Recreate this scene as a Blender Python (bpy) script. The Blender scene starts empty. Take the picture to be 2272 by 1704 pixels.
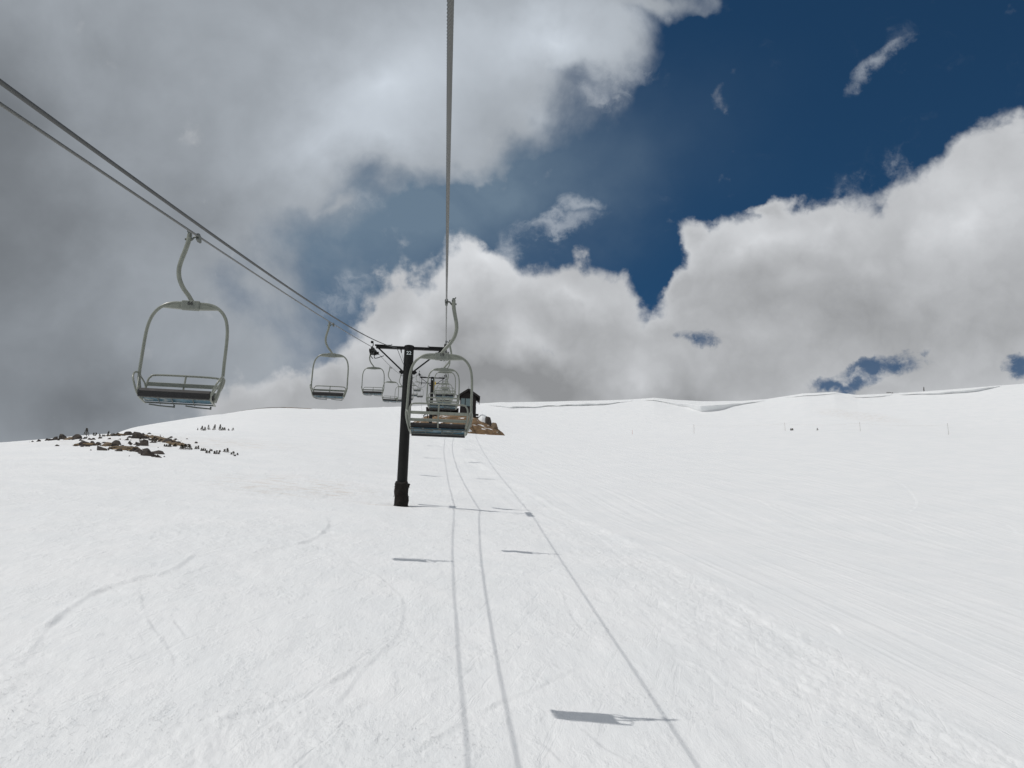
import bpy, math, random
import numpy as np
from mathutils import Vector, Matrix, Euler
R = math.radians
scene = bpy.context.scene
COL = scene.collection
random.seed(7)

# ================= camera =================
CAM_PITCH, CAM_ROLL, CAM_YAW = 17.0, 1.2, 3.75          # degrees; yaw is to the right of the lift line
cam_data = bpy.data.cameras.new('camera')
cam_data.sensor_width = 36.0
cam_data.lens = 2240.0/2272.0*36.0
cam_data.clip_start = 0.05
cam_data.clip_end = 20000
cam = bpy.data.objects.new('camera', cam_data)
COL.objects.link(cam)
cp, sp, cy, sy = math.cos(R(CAM_PITCH)), math.sin(R(CAM_PITCH)), math.cos(R(CAM_YAW)), math.sin(R(CAM_YAW))
fw = Vector((sy*cp, cy*cp, sp)); rt = Vector((cy, -sy, 0)); up = rt.cross(fw)
cr, sr = math.cos(R(CAM_ROLL)), math.sin(R(CAM_ROLL))
rt2 = cr*rt + sr*up; up2 = cr*up - sr*rt
m3 = Matrix((rt2, up2, -fw)).transposed()
cam.matrix_world = m3.to_4x4()
scene.camera = cam

# ================= exposure, sun =================
scene.view_settings.view_transform = 'Standard'
scene.view_settings.look = 'None'
scene.view_settings.exposure = 0.19
scene.view_settings.gamma = 1.0
scene.view_settings.use_curve_mapping = False
SUN_DIR = Vector((-.557, -.0753, 1.0)).normalized()
SUN_EL = math.asin(SUN_DIR.z); SUN_AZ = math.atan2(SUN_DIR.x, SUN_DIR.y)
sun_data = bpy.data.lights.new('sun', 'SUN')
sun_data.energy = 1.95; sun_data.angle = R(0.62); sun_data.color = (1.0, .965, .92)
sun = bpy.data.objects.new('sun', sun_data); COL.objects.link(sun)
sun.rotation_euler = SUN_DIR.to_track_quat('Z', 'Y').to_euler()
sun.location = SUN_DIR*60

# ================= baked layout (metres, or sky-chart units) =================
TRACKS = [
 ([(-7.21, 18.55), (-7.74, 21.0), (-7.99, 22.17), (-8.12, 24.0), (-8.16, 25.13), (-7.83, 26.45), (-7.58, 27.54), (-7.26, 28.33), (-7.39, 32.71)],0.16,0.05),
 ([(-6.07, 31.29), (-5.39, 32.9), (-4.67, 35.07), (-4.41, 37.35), (-4.43, 39.99), (-4.93, 43.75)],0.16,0.05),
 ([(-3.17, 32.89), (-2.41, 31.01), (-1.59, 29.11), (-1.05, 27.37), (-0.87, 26.01), (-0.83, 24.04), (-0.96, 22.56), (-1.38, 20.45), (-1.57, 18.83), (-1.72, 18.02), (-2.07, 16.76)],0.1,0.022),
 ([(-7.5, 26.14), (-7.22, 25.41), (-6.34, 23.1), (-5.4, 21.21), (-4.94, 20.2), (-4.83, 19.2)],0.12,0.02),
 ([(-5.93, 23.41), (-5.43, 22.32), (-4.97, 21.31)],0.08,0.02),
 ([(-3.64, 16.38), (-3.25, 17.29), (-2.72, 17.99), (-1.98, 19.2), (-1.33, 20.95)],0.14,0.03),
 ([(-5.36, 15.04), (-4.93, 15.29), (-4.33, 15.58), (-3.6, 15.87)],0.14,0.03),
 ([(-0.9, 15.63), (-0.24, 16.47), (0.67, 18.08), (1.12, 18.87), (1.86, 19.71), (2.32, 20.47), (3.21, 21.86)],0.13,0.028),
 ([(3.57, 30.04), (3.37, 26.61), (3.44, 24.92), (3.59, 24.0), (3.93, 23.15)],0.09,0.02),
 ([(20.51, 67.33), (21.07, 65.55), (20.48, 61.3)],0.15,0.03),
 ([(36.85, 86.13), (38.35, 82.57), (35.61, 74.08), (32.53, 66.99), (29.05, 61.35), (27.31, 59.58)],0.18,0.03),
 ([(24.92, 62.21), (26.67, 59.43), (27.17, 55.84), (26.6, 53.55)],0.16,0.03),
 ([(32.21, 64.58), (33.75, 61.66), (33.95, 58.92), (32.9, 55.96), (31.26, 53.77)],0.16,0.03),
 ([(10.63, 27.77), (10.56, 26.95), (10.39, 26.17)],0.1,0.03),
 ([(4.55, 23.14), (5.55, 22.11), (5.76, 20.61), (6.04, 19.06), (6.41, 18.3)],0.12,0.02),
 ([(2.41, 18.03), (2.8, 17.05), (3.19, 16.36)],0.12,0.025),
 ([(11.1, 24.15), (11.72, 23.2), (12.74, 22.09)],0.12,0.02),
 ([(-8.26, 49.16), (-8.47, 53.84), (-7.66, 56.69), (-6.39, 55.88), (-6.33, 51.5), (-7.35, 52.05)],0.2,0.03),
 ([(-5.09, 17.99), (-4.95, 18.55), (-4.54, 18.76)],0.1,0.02),
 ([(-2.34, 17.13), (-1.64, 17.72), (-0.77, 19.08), (0.51, 20.69)],0.1,0.018),
 ([(1.27, 17.54), (1.76, 17.09), (2.03, 16.24)],0.12,0.025),
]
ROCKS = [  # x, y, width, height
 (-34.66,89.76,0.60,0.42),
 (-34.56,91.43,0.91,0.55),
 (-32.80,89.56,0.98,0.54),
 (-33.07,88.65,0.88,0.31),
 (-27.63,77.38,0.93,0.45),
 (-27.05,77.57,0.51,0.41),
 (-25.62,76.40,0.83,0.39),
 (-25.38,77.69,0.93,0.51),
 (-24.37,71.94,0.78,0.37),
 (-30.70,86.97,0.33,0.20),
 (-30.43,95.95,0.62,0.55),
 (-30.35,97.18,0.63,0.39),
 (-26.94,88.51,1.34,0.65),
 (-27.09,85.64,0.37,0.27),
 (-24.87,79.45,0.43,0.27),
 (-23.55,78.23,1.01,0.62),
 (-20.30,68.73,0.74,0.66),
 (-20.25,70.74,1.14,0.32),
 (-23.15,83.53,0.90,0.47),
]
SHRUBS = [  # x, y, width, height, kind
 (-34.31,96.41,0.53,0.76,0),
 (-33.63,96.62,0.42,0.36,0),
 (-31.93,93.08,0.20,0.28,0),
 (-31.52,92.80,0.26,0.21,0),
 (-31.06,92.54,0.15,0.49,0),
 (-31.23,94.50,0.41,0.27,0),
 (-31.05,94.96,0.31,0.20,0),
 (-19.76,76.45,0.98,0.50,1),
 (-19.07,77.01,0.33,0.30,1),
 (-18.22,75.62,0.40,0.25,1),
 (-17.44,73.82,0.35,0.25,1),
 (-17.68,75.74,0.24,0.19,1),
 (-16.76,73.58,0.47,0.29,1),
 (-16.95,75.51,0.10,0.15,1),
 (-16.51,75.60,0.40,0.34,1),
 (-15.60,73.83,0.23,0.26,1),
 (-15.31,73.89,0.12,0.18,1),
 (-15.24,72.72,0.15,0.11,1),
 (-15.82,74.17,0.09,0.16,1),
 (-23.79,82.16,0.44,0.33,1),
 (-21.64,78.35,0.67,0.26,1),
 (-21.23,78.85,0.25,0.27,1),
 (-35.14,144.45,0.77,0.78,2),
 (-36.19,152.15,0.36,0.75,2),
 (-32.46,139.43,0.39,0.81,2),
 (-30.43,133.90,0.31,0.81,2),
 (-28.48,127.56,0.60,0.46,2),
 (-27.12,124.27,0.21,0.25,2),
 (-26.23,122.46,0.29,0.35,2),
 (-39.93,160.50,0.17,0.40,2),
 (56.18,156.21,0.46,0.46,3),
 (58.69,151.60,0.30,0.37,3),
]
PATCHES = [  # grassy patches: x, y, rx, ry, angle
 (-23.35,74.06,0.92,2.20,0.502),
 (-31.09,94.95,0.75,0.80,0.285),
 (-25.05,88.22,7.86,1.20,-1.125),
 (-27.36,77.06,0.78,0.90,0.313),
]
POLES = [
 (41.80,163.45,1.68),
 (54.92,155.84,1.41),
 (63.58,146.79,1.52),
 (73.66,139.31,1.79),
 (31.93,167.15,0.81),
]
CUMULUS = [  # u, v, ru, rv, angle, weight
 (0.0259,0.0146,0.0936,0.0891,0.044,1.00),
 (0.1170,0.0230,0.1044,0.0825,0.043,1.00),
 (0.0016,-0.0444,0.1697,0.0758,0.042,1.00),
 (0.1705,-0.0238,0.1062,0.0760,0.045,1.00),
 (-0.1204,-0.0801,0.1666,0.0574,0.248,1.00),
 (0.0922,-0.0720,0.3111,0.0895,0.045,1.00),
 (-0.0446,0.0026,0.0663,0.0665,0.044,0.90),
 (0.2427,0.1033,0.0325,0.0328,0.037,0.60),
 (0.2839,0.0698,0.0855,0.0705,0.038,1.00),
 (0.3465,0.0896,0.0834,0.0720,0.034,1.00),
 (0.2875,0.0081,0.1198,0.0977,0.044,1.00),
 (0.4532,0.0931,0.1101,0.1076,0.030,1.00),
 (0.5244,0.1288,0.1120,0.1097,0.019,1.00),
 (0.4136,0.0224,0.2383,0.1005,0.043,1.00),
 (0.4933,0.0344,0.1901,0.1293,0.041,1.00),
 (0.5994,0.1220,0.1741,0.1332,0.017,1.00),
 (0.2324,0.0589,0.0305,0.0398,0.040,0.70),
 (0.3966,-0.0442,0.1228,0.0264,0.053,0.70),
 (0.3099,0.1274,0.0338,0.0216,0.032,0.60),
 (0.2132,0.0071,0.0571,0.0423,0.043,0.80),
]
STRATUS = [  # u, v, ru, rv, angle, weight
 (-0.4499,0.1540,0.4207,0.2816,0.086,1.20),
 (-0.4126,-0.0677,0.3956,0.1744,0.032,1.10),
 (-0.1590,0.2683,0.3820,0.1721,0.067,1.10),
 (-0.0862,0.2080,0.2075,0.1011,0.059,1.00),
 (-0.0094,0.2293,0.1824,0.0968,0.052,1.00),
 (0.0741,0.2914,0.1631,0.0613,0.042,0.90),
 (0.1239,0.3178,0.1052,0.0386,0.235,0.65),
 (0.1830,0.3260,0.1005,0.0221,0.110,0.50),
 (0.0482,0.2072,0.0829,0.0468,-0.291,0.70),
 (-0.1925,0.0308,0.2054,0.1042,-0.401,0.42),
 (-0.0378,0.1772,0.1528,0.0597,0.053,0.80),
 (-0.1948,0.1420,0.1350,0.0592,0.064,0.90),
 (-0.1265,0.1122,0.0473,0.0172,0.057,0.40),
]
TONES = [  # u, v, ru, rv, angle, weight
 (0.0241,0.0588,0.0888,0.0486,0.045,0.22),
 (-0.0531,-0.0066,0.0887,0.0530,0.741,0.22),
 (0.1177,0.0541,0.0889,0.0399,-0.131,0.18),
 (0.3036,0.0968,0.1099,0.0481,0.034,0.22),
 (0.3572,0.1159,0.0663,0.0389,0.030,0.14),
 (0.4658,0.1317,0.1295,0.0729,0.502,0.22),
 (0.0673,-0.0148,0.0669,0.0313,0.741,0.10),
 (0.1753,-0.0325,0.0709,0.0491,0.572,0.14),
 (0.0467,-0.0560,0.2679,0.0492,0.043,-0.17),
 (0.2246,-0.0437,0.2172,0.0447,0.048,-0.10),
 (-0.1724,-0.0687,0.1729,0.0613,0.036,0.02),
 (-0.4329,0.0755,0.3065,0.3907,0.067,-0.21),
 (-0.3357,-0.0866,0.2433,0.0848,0.028,-0.12),
 (-0.4136,0.1773,0.1887,0.0998,0.093,-0.08),
 (-0.1364,0.1669,0.1817,0.0795,0.486,0.10),
 (-0.0527,0.2351,0.2158,0.1084,0.307,0.22),
 (0.0963,0.2802,0.1504,0.0701,0.040,0.24),
 (0.0918,0.2093,0.0872,0.0510,0.043,0.10),
 (-0.0681,0.1754,0.1522,0.0596,0.056,0.10),
 (-0.2477,0.0963,0.1244,0.0850,0.062,-0.06),
 (0.0004,-0.0132,0.0534,0.0312,0.043,-0.08),
 (0.5134,0.0266,0.1141,0.0644,0.042,-0.05),
 (0.3924,0.0302,0.2020,0.0525,0.041,-0.05),
 (0.2014,0.3085,0.1261,0.0242,0.025,0.10),
]
VEIL = [  # u, v, ru, rv, angle, weight
 (-0.1339,0.0685,0.3053,0.1837,-0.303,0.90),
 (0.0808,0.1704,0.1639,0.1662,0.559,0.45),
 (0.1669,0.1955,0.2114,0.1303,0.380,0.22),
 (-0.0484,0.1078,0.1848,0.0872,0.050,0.50),
 (0.0475,0.1300,0.1676,0.0829,0.045,0.45),
]
WISPS = [  # u, v, ru, rv, angle, weight
 (0.1227,0.1282,0.0330,0.0148,0.042,0.80),
 (0.0995,0.1062,0.0662,0.0167,0.216,0.90),
 (0.0585,0.0846,0.0441,0.0203,0.652,0.80),
 (0.3910,0.2594,0.0552,0.0187,0.719,0.85),
 (0.1357,0.2406,0.0389,0.0293,0.039,0.80),
 (0.4257,0.1772,0.0235,0.0257,0.774,0.50),
 (0.3835,0.1488,0.0242,0.0216,0.768,0.50),
 (-0.1181,0.1169,0.0687,0.0216,-0.118,0.50),
 (-0.1069,0.0306,0.0522,0.0263,0.047,0.60),
 (0.1407,0.2616,0.0689,0.0290,0.037,0.60),
]
HOLES = [  # u, v, ru, rv, angle, weight
 (0.2441,0.0053,0.0328,0.0133,-0.133,0.42),
 (0.4221,-0.0174,0.0531,0.0183,0.310,0.62),
 (0.3837,-0.0360,0.0540,0.0123,0.051,0.60),
 (0.5448,-0.0126,0.0228,0.0214,0.051,0.70),
]
SKYMUL = (.18, .365, .425)

# ================= sky =================
class NB:
    """small node builder"""
    def __init__(s, tree): s.t = tree; s.n = tree.nodes; s.l = tree.links
    def new(s, typ, **kw):
        nd = s.n.new(typ)
        for k, v in kw.items(): setattr(nd, k, v)
        return nd
    def put(s, sock, v):
        if isinstance(v, bpy.types.NodeSocket): s.l.new(v, sock)
        elif v is not None: sock.default_value = v
    def math(s, op, a, b=None, c=None, clamp=False):
        nd = s.new('ShaderNodeMath', operation=op, use_clamp=clamp)
        for i, v in enumerate((a, b, c)):
            if v is not None: s.put(nd.inputs[i], v)
        return nd.outputs[0]
    def vmath(s, op, a, b=None, scale=None):
        nd = s.new('ShaderNodeVectorMath', operation=op)
        s.put(nd.inputs[0], a)
        if b is not None: s.put(nd.inputs[1], b)
        if scale is not None: s.put(nd.inputs['Scale'], scale)
        return nd.outputs['Value' if op in ('DOT_PRODUCT', 'LENGTH') else 'Vector']
    def noise(s, vec, scale, detail=4, rough=.5, lac=2.0, dist=0.0, color=False):
        nd = s.new('ShaderNodeTexNoise', noise_dimensions='3D')
        s.put(nd.inputs['Vector'], vec); nd.inputs['Scale'].default_value = scale
        nd.inputs['Detail'].default_value = detail; nd.inputs['Roughness'].default_value = rough
        nd.inputs['Lacunarity'].default_value = lac; nd.inputs['Distortion'].default_value = dist
        return nd.outputs['Color' if color else 'Fac']
    def mapr(s, v, a, b, c=0.0, d=1.0, interp='SMOOTHSTEP'):
        nd = s.new('ShaderNodeMapRange', interpolation_type=interp)
        s.put(nd.inputs['Value'], v)
        for k, x in (('From Min', a), ('From Max', b), ('To Min', c), ('To Max', d)): s.put(nd.inputs[k], x)
        return nd.outputs['Result']
    def mix(s, f, a, b):
        nd = s.new('ShaderNodeMix', data_type='RGBA')
        s.put(nd.inputs['Factor'], f); s.put(nd.inputs[6], a); s.put(nd.inputs[7], b)
        return nd.outputs[2]

world = bpy.data.worlds.new('World'); scene.world = world
world.use_nodes = True
W = NB(world.node_tree); W.n.clear()
BG = 0.1                                     # background strength; cloud radiances below are divided by it
dirv = W.new('ShaderNodeTexCoord').outputs['Generated']
dirv = W.vmath('NORMALIZE', dirv)
sky = W.new('ShaderNodeTexSky', sky_type='NISHITA', sun_disc=False)
sky.sun_elevation = SUN_EL; sky.sun_rotation = SUN_AZ
sky.altitude = 3600; sky.air_density = 1.0; sky.dust_density = 0.1; sky.ozone_density = 3.0
# a fixed chart of the sky dome, centred up the lift line 20 degrees above the horizon
CF, CR, CU = (0.0, .9396926, .3420201), (1.0, 0.0, 0.0), (0.0, -.3420201, .9396926)
den = W.math('MAXIMUM', W.math('ADD', W.vmath('DOT_PRODUCT', dirv, CF), 1.0), .02)
kk = W.math('DIVIDE', 2.0, den)
cu = W.math('MULTIPLY', W.vmath('DOT_PRODUCT', dirv, CR), kk)
cv = W.math('MULTIPLY', W.vmath('DOT_PRODUCT', dirv, CU), kk)
comb = W.new('ShaderNodeCombineXYZ'); W.put(comb.inputs[0], cu); W.put(comb.inputs[1], cv)
chart = comb.outputs[0]
n1 = W.noise(dirv, 5.5, 5, .55, color=True)
n2 = W.noise(dirv, 20.0, 6, .6, color=True)
def warp(a1, a2):
    w1 = W.vmath('SCALE', W.vmath('SUBTRACT', n1, (.5, .5, .5)), scale=a1)
    w2 = W.vmath('SCALE', W.vmath('SUBTRACT', n2, (.5, .5, .5)), scale=a2)
    v = W.vmath('ADD', chart, W.vmath('ADD', w1, w2))
    return W.vmath('MULTIPLY', v, (1, 1, 0))
def blob_field(vec, items, mode):
    acc = None
    for (u, v, ru, rv, ang, wt) in items:
        mp = W.new('ShaderNodeMapping', vector_type='TEXTURE')
        W.put(mp.inputs['Vector'], vec)
        mp.inputs['Location'].default_value = (u, v, 0); mp.inputs['Rotation'].default_value = (0, 0, ang)
        mp.inputs['Scale'].default_value = (ru, rv, 1)
        g = W.new('ShaderNodeTexGradient', gradient_type='SPHERICAL' if mode == 'max' else 'QUADRATIC_SPHERE')
        W.put(g.inputs[0], mp.outputs[0])
        t = W.math('MULTIPLY', g.outputs['Fac'], wt)
        if acc is None: acc = t
        elif mode == 'max': 
            nd = W.new('ShaderNodeMath', operation='SMOOTH_MAX'); W.put(nd.inputs[0], acc); W.put(nd.inputs[1], t); nd.inputs[2].default_value = .12
            acc = nd.outputs[0]
        else: acc = W.math('ADD', acc, t)
    return acc
crisp = warp(.10, .045); soft = warp(.14, .03)
fb = W.noise(dirv, 16, 9, .58)
fb2 = W.noise(dirv, 7, 8, .55, dist=.3)
vor = W.new('ShaderNodeTexVoronoi', feature='F1', voronoi_dimensions='3D')
W.put(vor.inputs['Vector'], W.vmath('ADD', dirv, W.vmath('SCALE', n2, scale=.05)))
vor.inputs['Scale'].default_value = 26; vor.inputs['Detail'].default_value = 3; vor.inputs['Roughness'].default_value = .5
puff = W.math('SUBTRACT', .45, vor.outputs['Distance'])
# clouds outside the part of the sky seen in the photograph: broken cumulus from noise alone
away = W.mapr(W.vmath('LENGTH', chart), .62, .85)
gen = W.math('MULTIPLY', W.math('SUBTRACT', W.noise(dirv, 2.6, 5, .55), .33), 2.4)
gen = W.math('MULTIPLY', gen, away)
# cumulus
dc = W.math('ADD', W.math('MAXIMUM', blob_field(crisp, CUMULUS, 'max'), gen), 0.0)
dcn = W.math('ADD', dc, W.math('MULTIPLY', W.math('SUBTRACT', fb, .5), .50))
dcn = W.math('ADD', dcn, W.math('MULTIPLY', puff, .16))
a_cum = W.mapr(dcn, .085, .31)
hb_ = blob_field(crisp, HOLES, 'max')
hn_ = W.noise(W.vmath('MULTIPLY', W.vmath('ADD', dirv, W.vmath('SCALE', n2, scale=.06)), (1.0, 1.0, 1.8)), 19, 8, .6)
hole = W.math('MULTIPLY', W.math('ADD', hb_, W.math('MULTIPLY', W.math('SUBTRACT', hn_, .5), 1.5)), W.mapr(hb_, 0.0, .16))
a_hole = W.math('MULTIPLY', W.mapr(hole, .10, .52), .88)
a_cum = W.math('MULTIPLY', a_cum, W.math('SUBTRACT', 1.0, a_hole))
# torn wisps of cloud in the blue
str_n = W.noise(W.vmath('MULTIPLY', W.vmath('ADD', dirv, W.vmath('SCALE', n2, scale=.05)), (1.0, 1.0, 1.6)), 22, 8, .68, dist=.6)
dw = W.math('ADD', blob_field(warp(.10, .07), WISPS, 'max'), W.math('MULTIPLY', W.math('SUBTRACT', str_n, .56), 1.5))
dw = W.math('MULTIPLY', dw, W.mapr(blob_field(chart, WISPS, 'max'), 0.0, .12))
a_wisp = W.math('MULTIPLY', W.mapr(dw, .05, .90), .58)
# layered cloud, softer
ds = blob_field(soft, STRATUS, 'max')
dsn = W.math('ADD', ds, W.math('MULTIPLY', W.math('SUBTRACT', fb2, .5), .62))
dsn = W.math('ADD', dsn, W.math('MULTIPLY', W.math('SUBTRACT', fb, .5), .16))
dsn = W.math('MULTIPLY', dsn, W.mapr(ds, .07, .16))
a_str = W.mapr(dsn, .06, .42)
# thin veil
dv = blob_field(soft, VEIL, 'add')
a_veil = W.math('MULTIPLY', W.mapr(W.math('MULTIPLY', dv, W.math('ADD', .35, W.math('MULTIPLY', fb2, 1.3))), 0.0, .8, interp='LINEAR'), .75, clamp=True)
# how bright each part of the cloud is
tone = blob_field(soft, TONES, 'add')
tone = W.math('ADD', tone, W.math('MULTIPLY', W.math('SUBTRACT', fb2, .5), .22))
tone = W.math('ADD', tone, W.math('MULTIPLY', W.math('SUBTRACT', W.noise(dirv, 11, 6, .5), .5), .10))
lc = W.math('ADD', W.math('ADD', .418, W.math('MULTIPLY', tone, 1.0)), W.math('MULTIPLY', puff, .06))
edge = W.mapr(dcn, .16, .55, .10, 0.0)
lc = W.math('MINIMUM', W.math('MAXIMUM', W.math('ADD', lc, edge), .25), .70)
nd_ = W.new('ShaderNodeMath', operation='SMOOTH_MAX'); W.put(nd_.inputs[0], W.math('ADD', .335, tone)); nd_.inputs[1].default_value = .15; nd_.inputs[2].default_value = .15
ls = nd_.outputs[0]
def grey(l, tint):
    cc = W.new('ShaderNodeCombineColor')
    for i in range(3): W.put(cc.inputs[i], W.math('MULTIPLY', l, tint[i]/BG))
    return cc.outputs[0]
skyc = W.new('ShaderNodeMix', data_type='RGBA', blend_type='MULTIPLY')
skyc.inputs['Factor'].default_value = 1.0
W.put(skyc.inputs[6], sky.outputs[0]); skyc.inputs[7].default_value = (SKYMUL[0], SKYMUL[1], SKYMUL[2], 1)
c = skyc.outputs[2]
c = W.mix(a_veil, c, grey(.235, (.68, .94, 1.20)))
c = W.mix(a_wisp, c, grey(.47, (.93, 1.0, 1.09)))
c = W.mix(a_str, c, grey(ls, (.915, 1.0, 1.10)))
c = W.mix(a_cum, c, grey(lc, (.975, 1.0, 1.035)))
bgn = W.new('ShaderNodeBackground'); W.put(bgn.inputs['Color'], c); bgn.inputs['Strength'].default_value = BG
wo = W.new('ShaderNodeOutputWorld'); W.l.new(bgn.outputs[0], wo.inputs['Surface'])
world.cycles.sampling_method = 'MANUAL'; world.cycles.sample_map_resolution = 256
scene.cycles.max_bounces = 4; scene.cycles.diffuse_bounces = 2; scene.cycles.glossy_bounces = 2; scene.cycles.transmission_bounces = 0; scene.cycles.volume_bounces = 0; scene.cycles.transparent_max_bounces = 2
scene.cycles.caustics_reflective = False; scene.cycles.caustics_refractive = False

# ================= materials =================
def material(name, col, rough=.6, metal=0.0, var=.15, scale=8.0, bump=0.0, bscale=60.0, col2=None, thr=(.45, .6), spec=.5):
    m = bpy.data.materials.new(name); m.use_nodes = True
    N = NB(m.node_tree); b = m.node_tree.nodes['Principled BSDF']
    tc = N.new('ShaderNodeTexCoord').outputs['Object']
    n = N.noise(tc, scale, 5, .6)
    lo = tuple(x*(1-var) for x in col)+(1,); hi = tuple(min(1, x*(1+var)) for x in col)+(1,)
    c = N.mix(N.mapr(n, .3, .7), lo, hi)
    if col2 is not None:
        c = N.mix(N.mapr(N.noise(tc, scale*2.3, 6, .65), thr[0], thr[1]), c, tuple(col2)+(1,))
    N.put(b.inputs['Base Color'], c)
    N.put(b.inputs['Roughness'], N.mapr(n, .2, .8, max(.05, rough-.08), min(1, rough+.08), 'LINEAR'))
    b.inputs['Metallic'].default_value = metal
    b.inputs['Specular IOR Level'].default_value = spec
    if bump:
        bp = N.new('ShaderNodeBump'); bp.inputs['Strength'].default_value = .6; bp.inputs['Distance'].default_value = bump
        N.put(bp.inputs['Height'], N.noise(tc, bscale, 4, .6)); N.l.new(bp.outputs[0], b.inputs['Normal'])
    return m
M_FRAME = material('chair_paint', (.200, .212, .178), .30, 0, .10, 9, col2=(.15, .145, .12), thr=(.68, .88))
M_PLATE = material('plate_paint', (.17, .182, .158), .55, 0, .08, 10)
M_GRIP = material('grip_steel', (.12, .13, .12), .5, .6, .3, 30)
M_PAD = material('seat_rubber', (.016, .015, .015), .65, 0, .3, 12, bump=.002, bscale=80)
M_PAN = material('seat_pan_blue', (.030, .095, .135), .45, .1, .3, 4, col2=(.22, .25, .25), thr=(.54, .64))
M_ROPE = material('rope_steel', (.085, .088, .082), .42, .3, .25, 60)
M_COMM = material('cable_sheath', (.045, .048, .047), .6, 0, .2, 20)
M_TOWER = material('tower_paint', (.009, .009, .0085), .5, 0, .25, 3, col2=(.022, .018, .016), thr=(.6, .8), spec=.22)
M_SLEEVE = material('tower_padding', (.012, .011, .010), .8, 0, .3, 5, bump=.01, bscale=14, col2=(.032, .018, .015), thr=(.5, .7), spec=.2)
M_WHITE = material('number_white', (.72, .78, .78), .6, 0, .05, 20)
M_BLACKTXT = material('number_black', (.03, .03, .03), .6, 0, .05, 20)
M_RUBBER = material('sheave_rubber', (.02, .02, .02), .7, 0, .2, 20)
M_YELLOW = material('sign_yellow', (.62, .42, .05), .5, 0, .1, 10)
M_WOOD = material('dark_wood', (.015, .011, .010), .8, 0, .35, 6, bump=.01, bscale=25)
M_ROOF = material('roof_shingle', (.017, .014, .013), .8, 0, .3, 8, bump=.015, bscale=18)
M_GLASS = material('window_glass', (.16, .22, .23), .12, 0, .1, 4)
M_ROCK = material('rock', (.042, .034, .029), .85, 0, .4, 2.2, bump=.06, bscale=5, col2=(.085, .065, .045), thr=(.52, .66))
M_TAN = material('rock_tan', (.16, .115, .07), .85, 0, .4, 2.2, bump=.06, bscale=5, col2=(.09, .07, .05), thr=(.5, .66))
M_SHRUB = material('shrub_needles', (.055, .045, .026), .8, 0, .5, 3)
M_STEM = material('shrub_stem', (.07, .05, .035), .8, 0, .3, 8)
M_GRASS = material('dry_grass', (.115, .078, .038), .9, 0, .45, 3)
M_POLE = material('bamboo_pole', (.22, .17, .15), .7, 0, .2, 8)
M_CORD = material('boundary_cord', (.42, .33, .31), .7, 0, .2, 8)
M_ORANGE = material('orange_padding', (.45, .13, .06), .7, 0, .2, 6)
M_GALV = material('galvanised', (.30, .31, .30), .5, .4, .2, 10)
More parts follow.
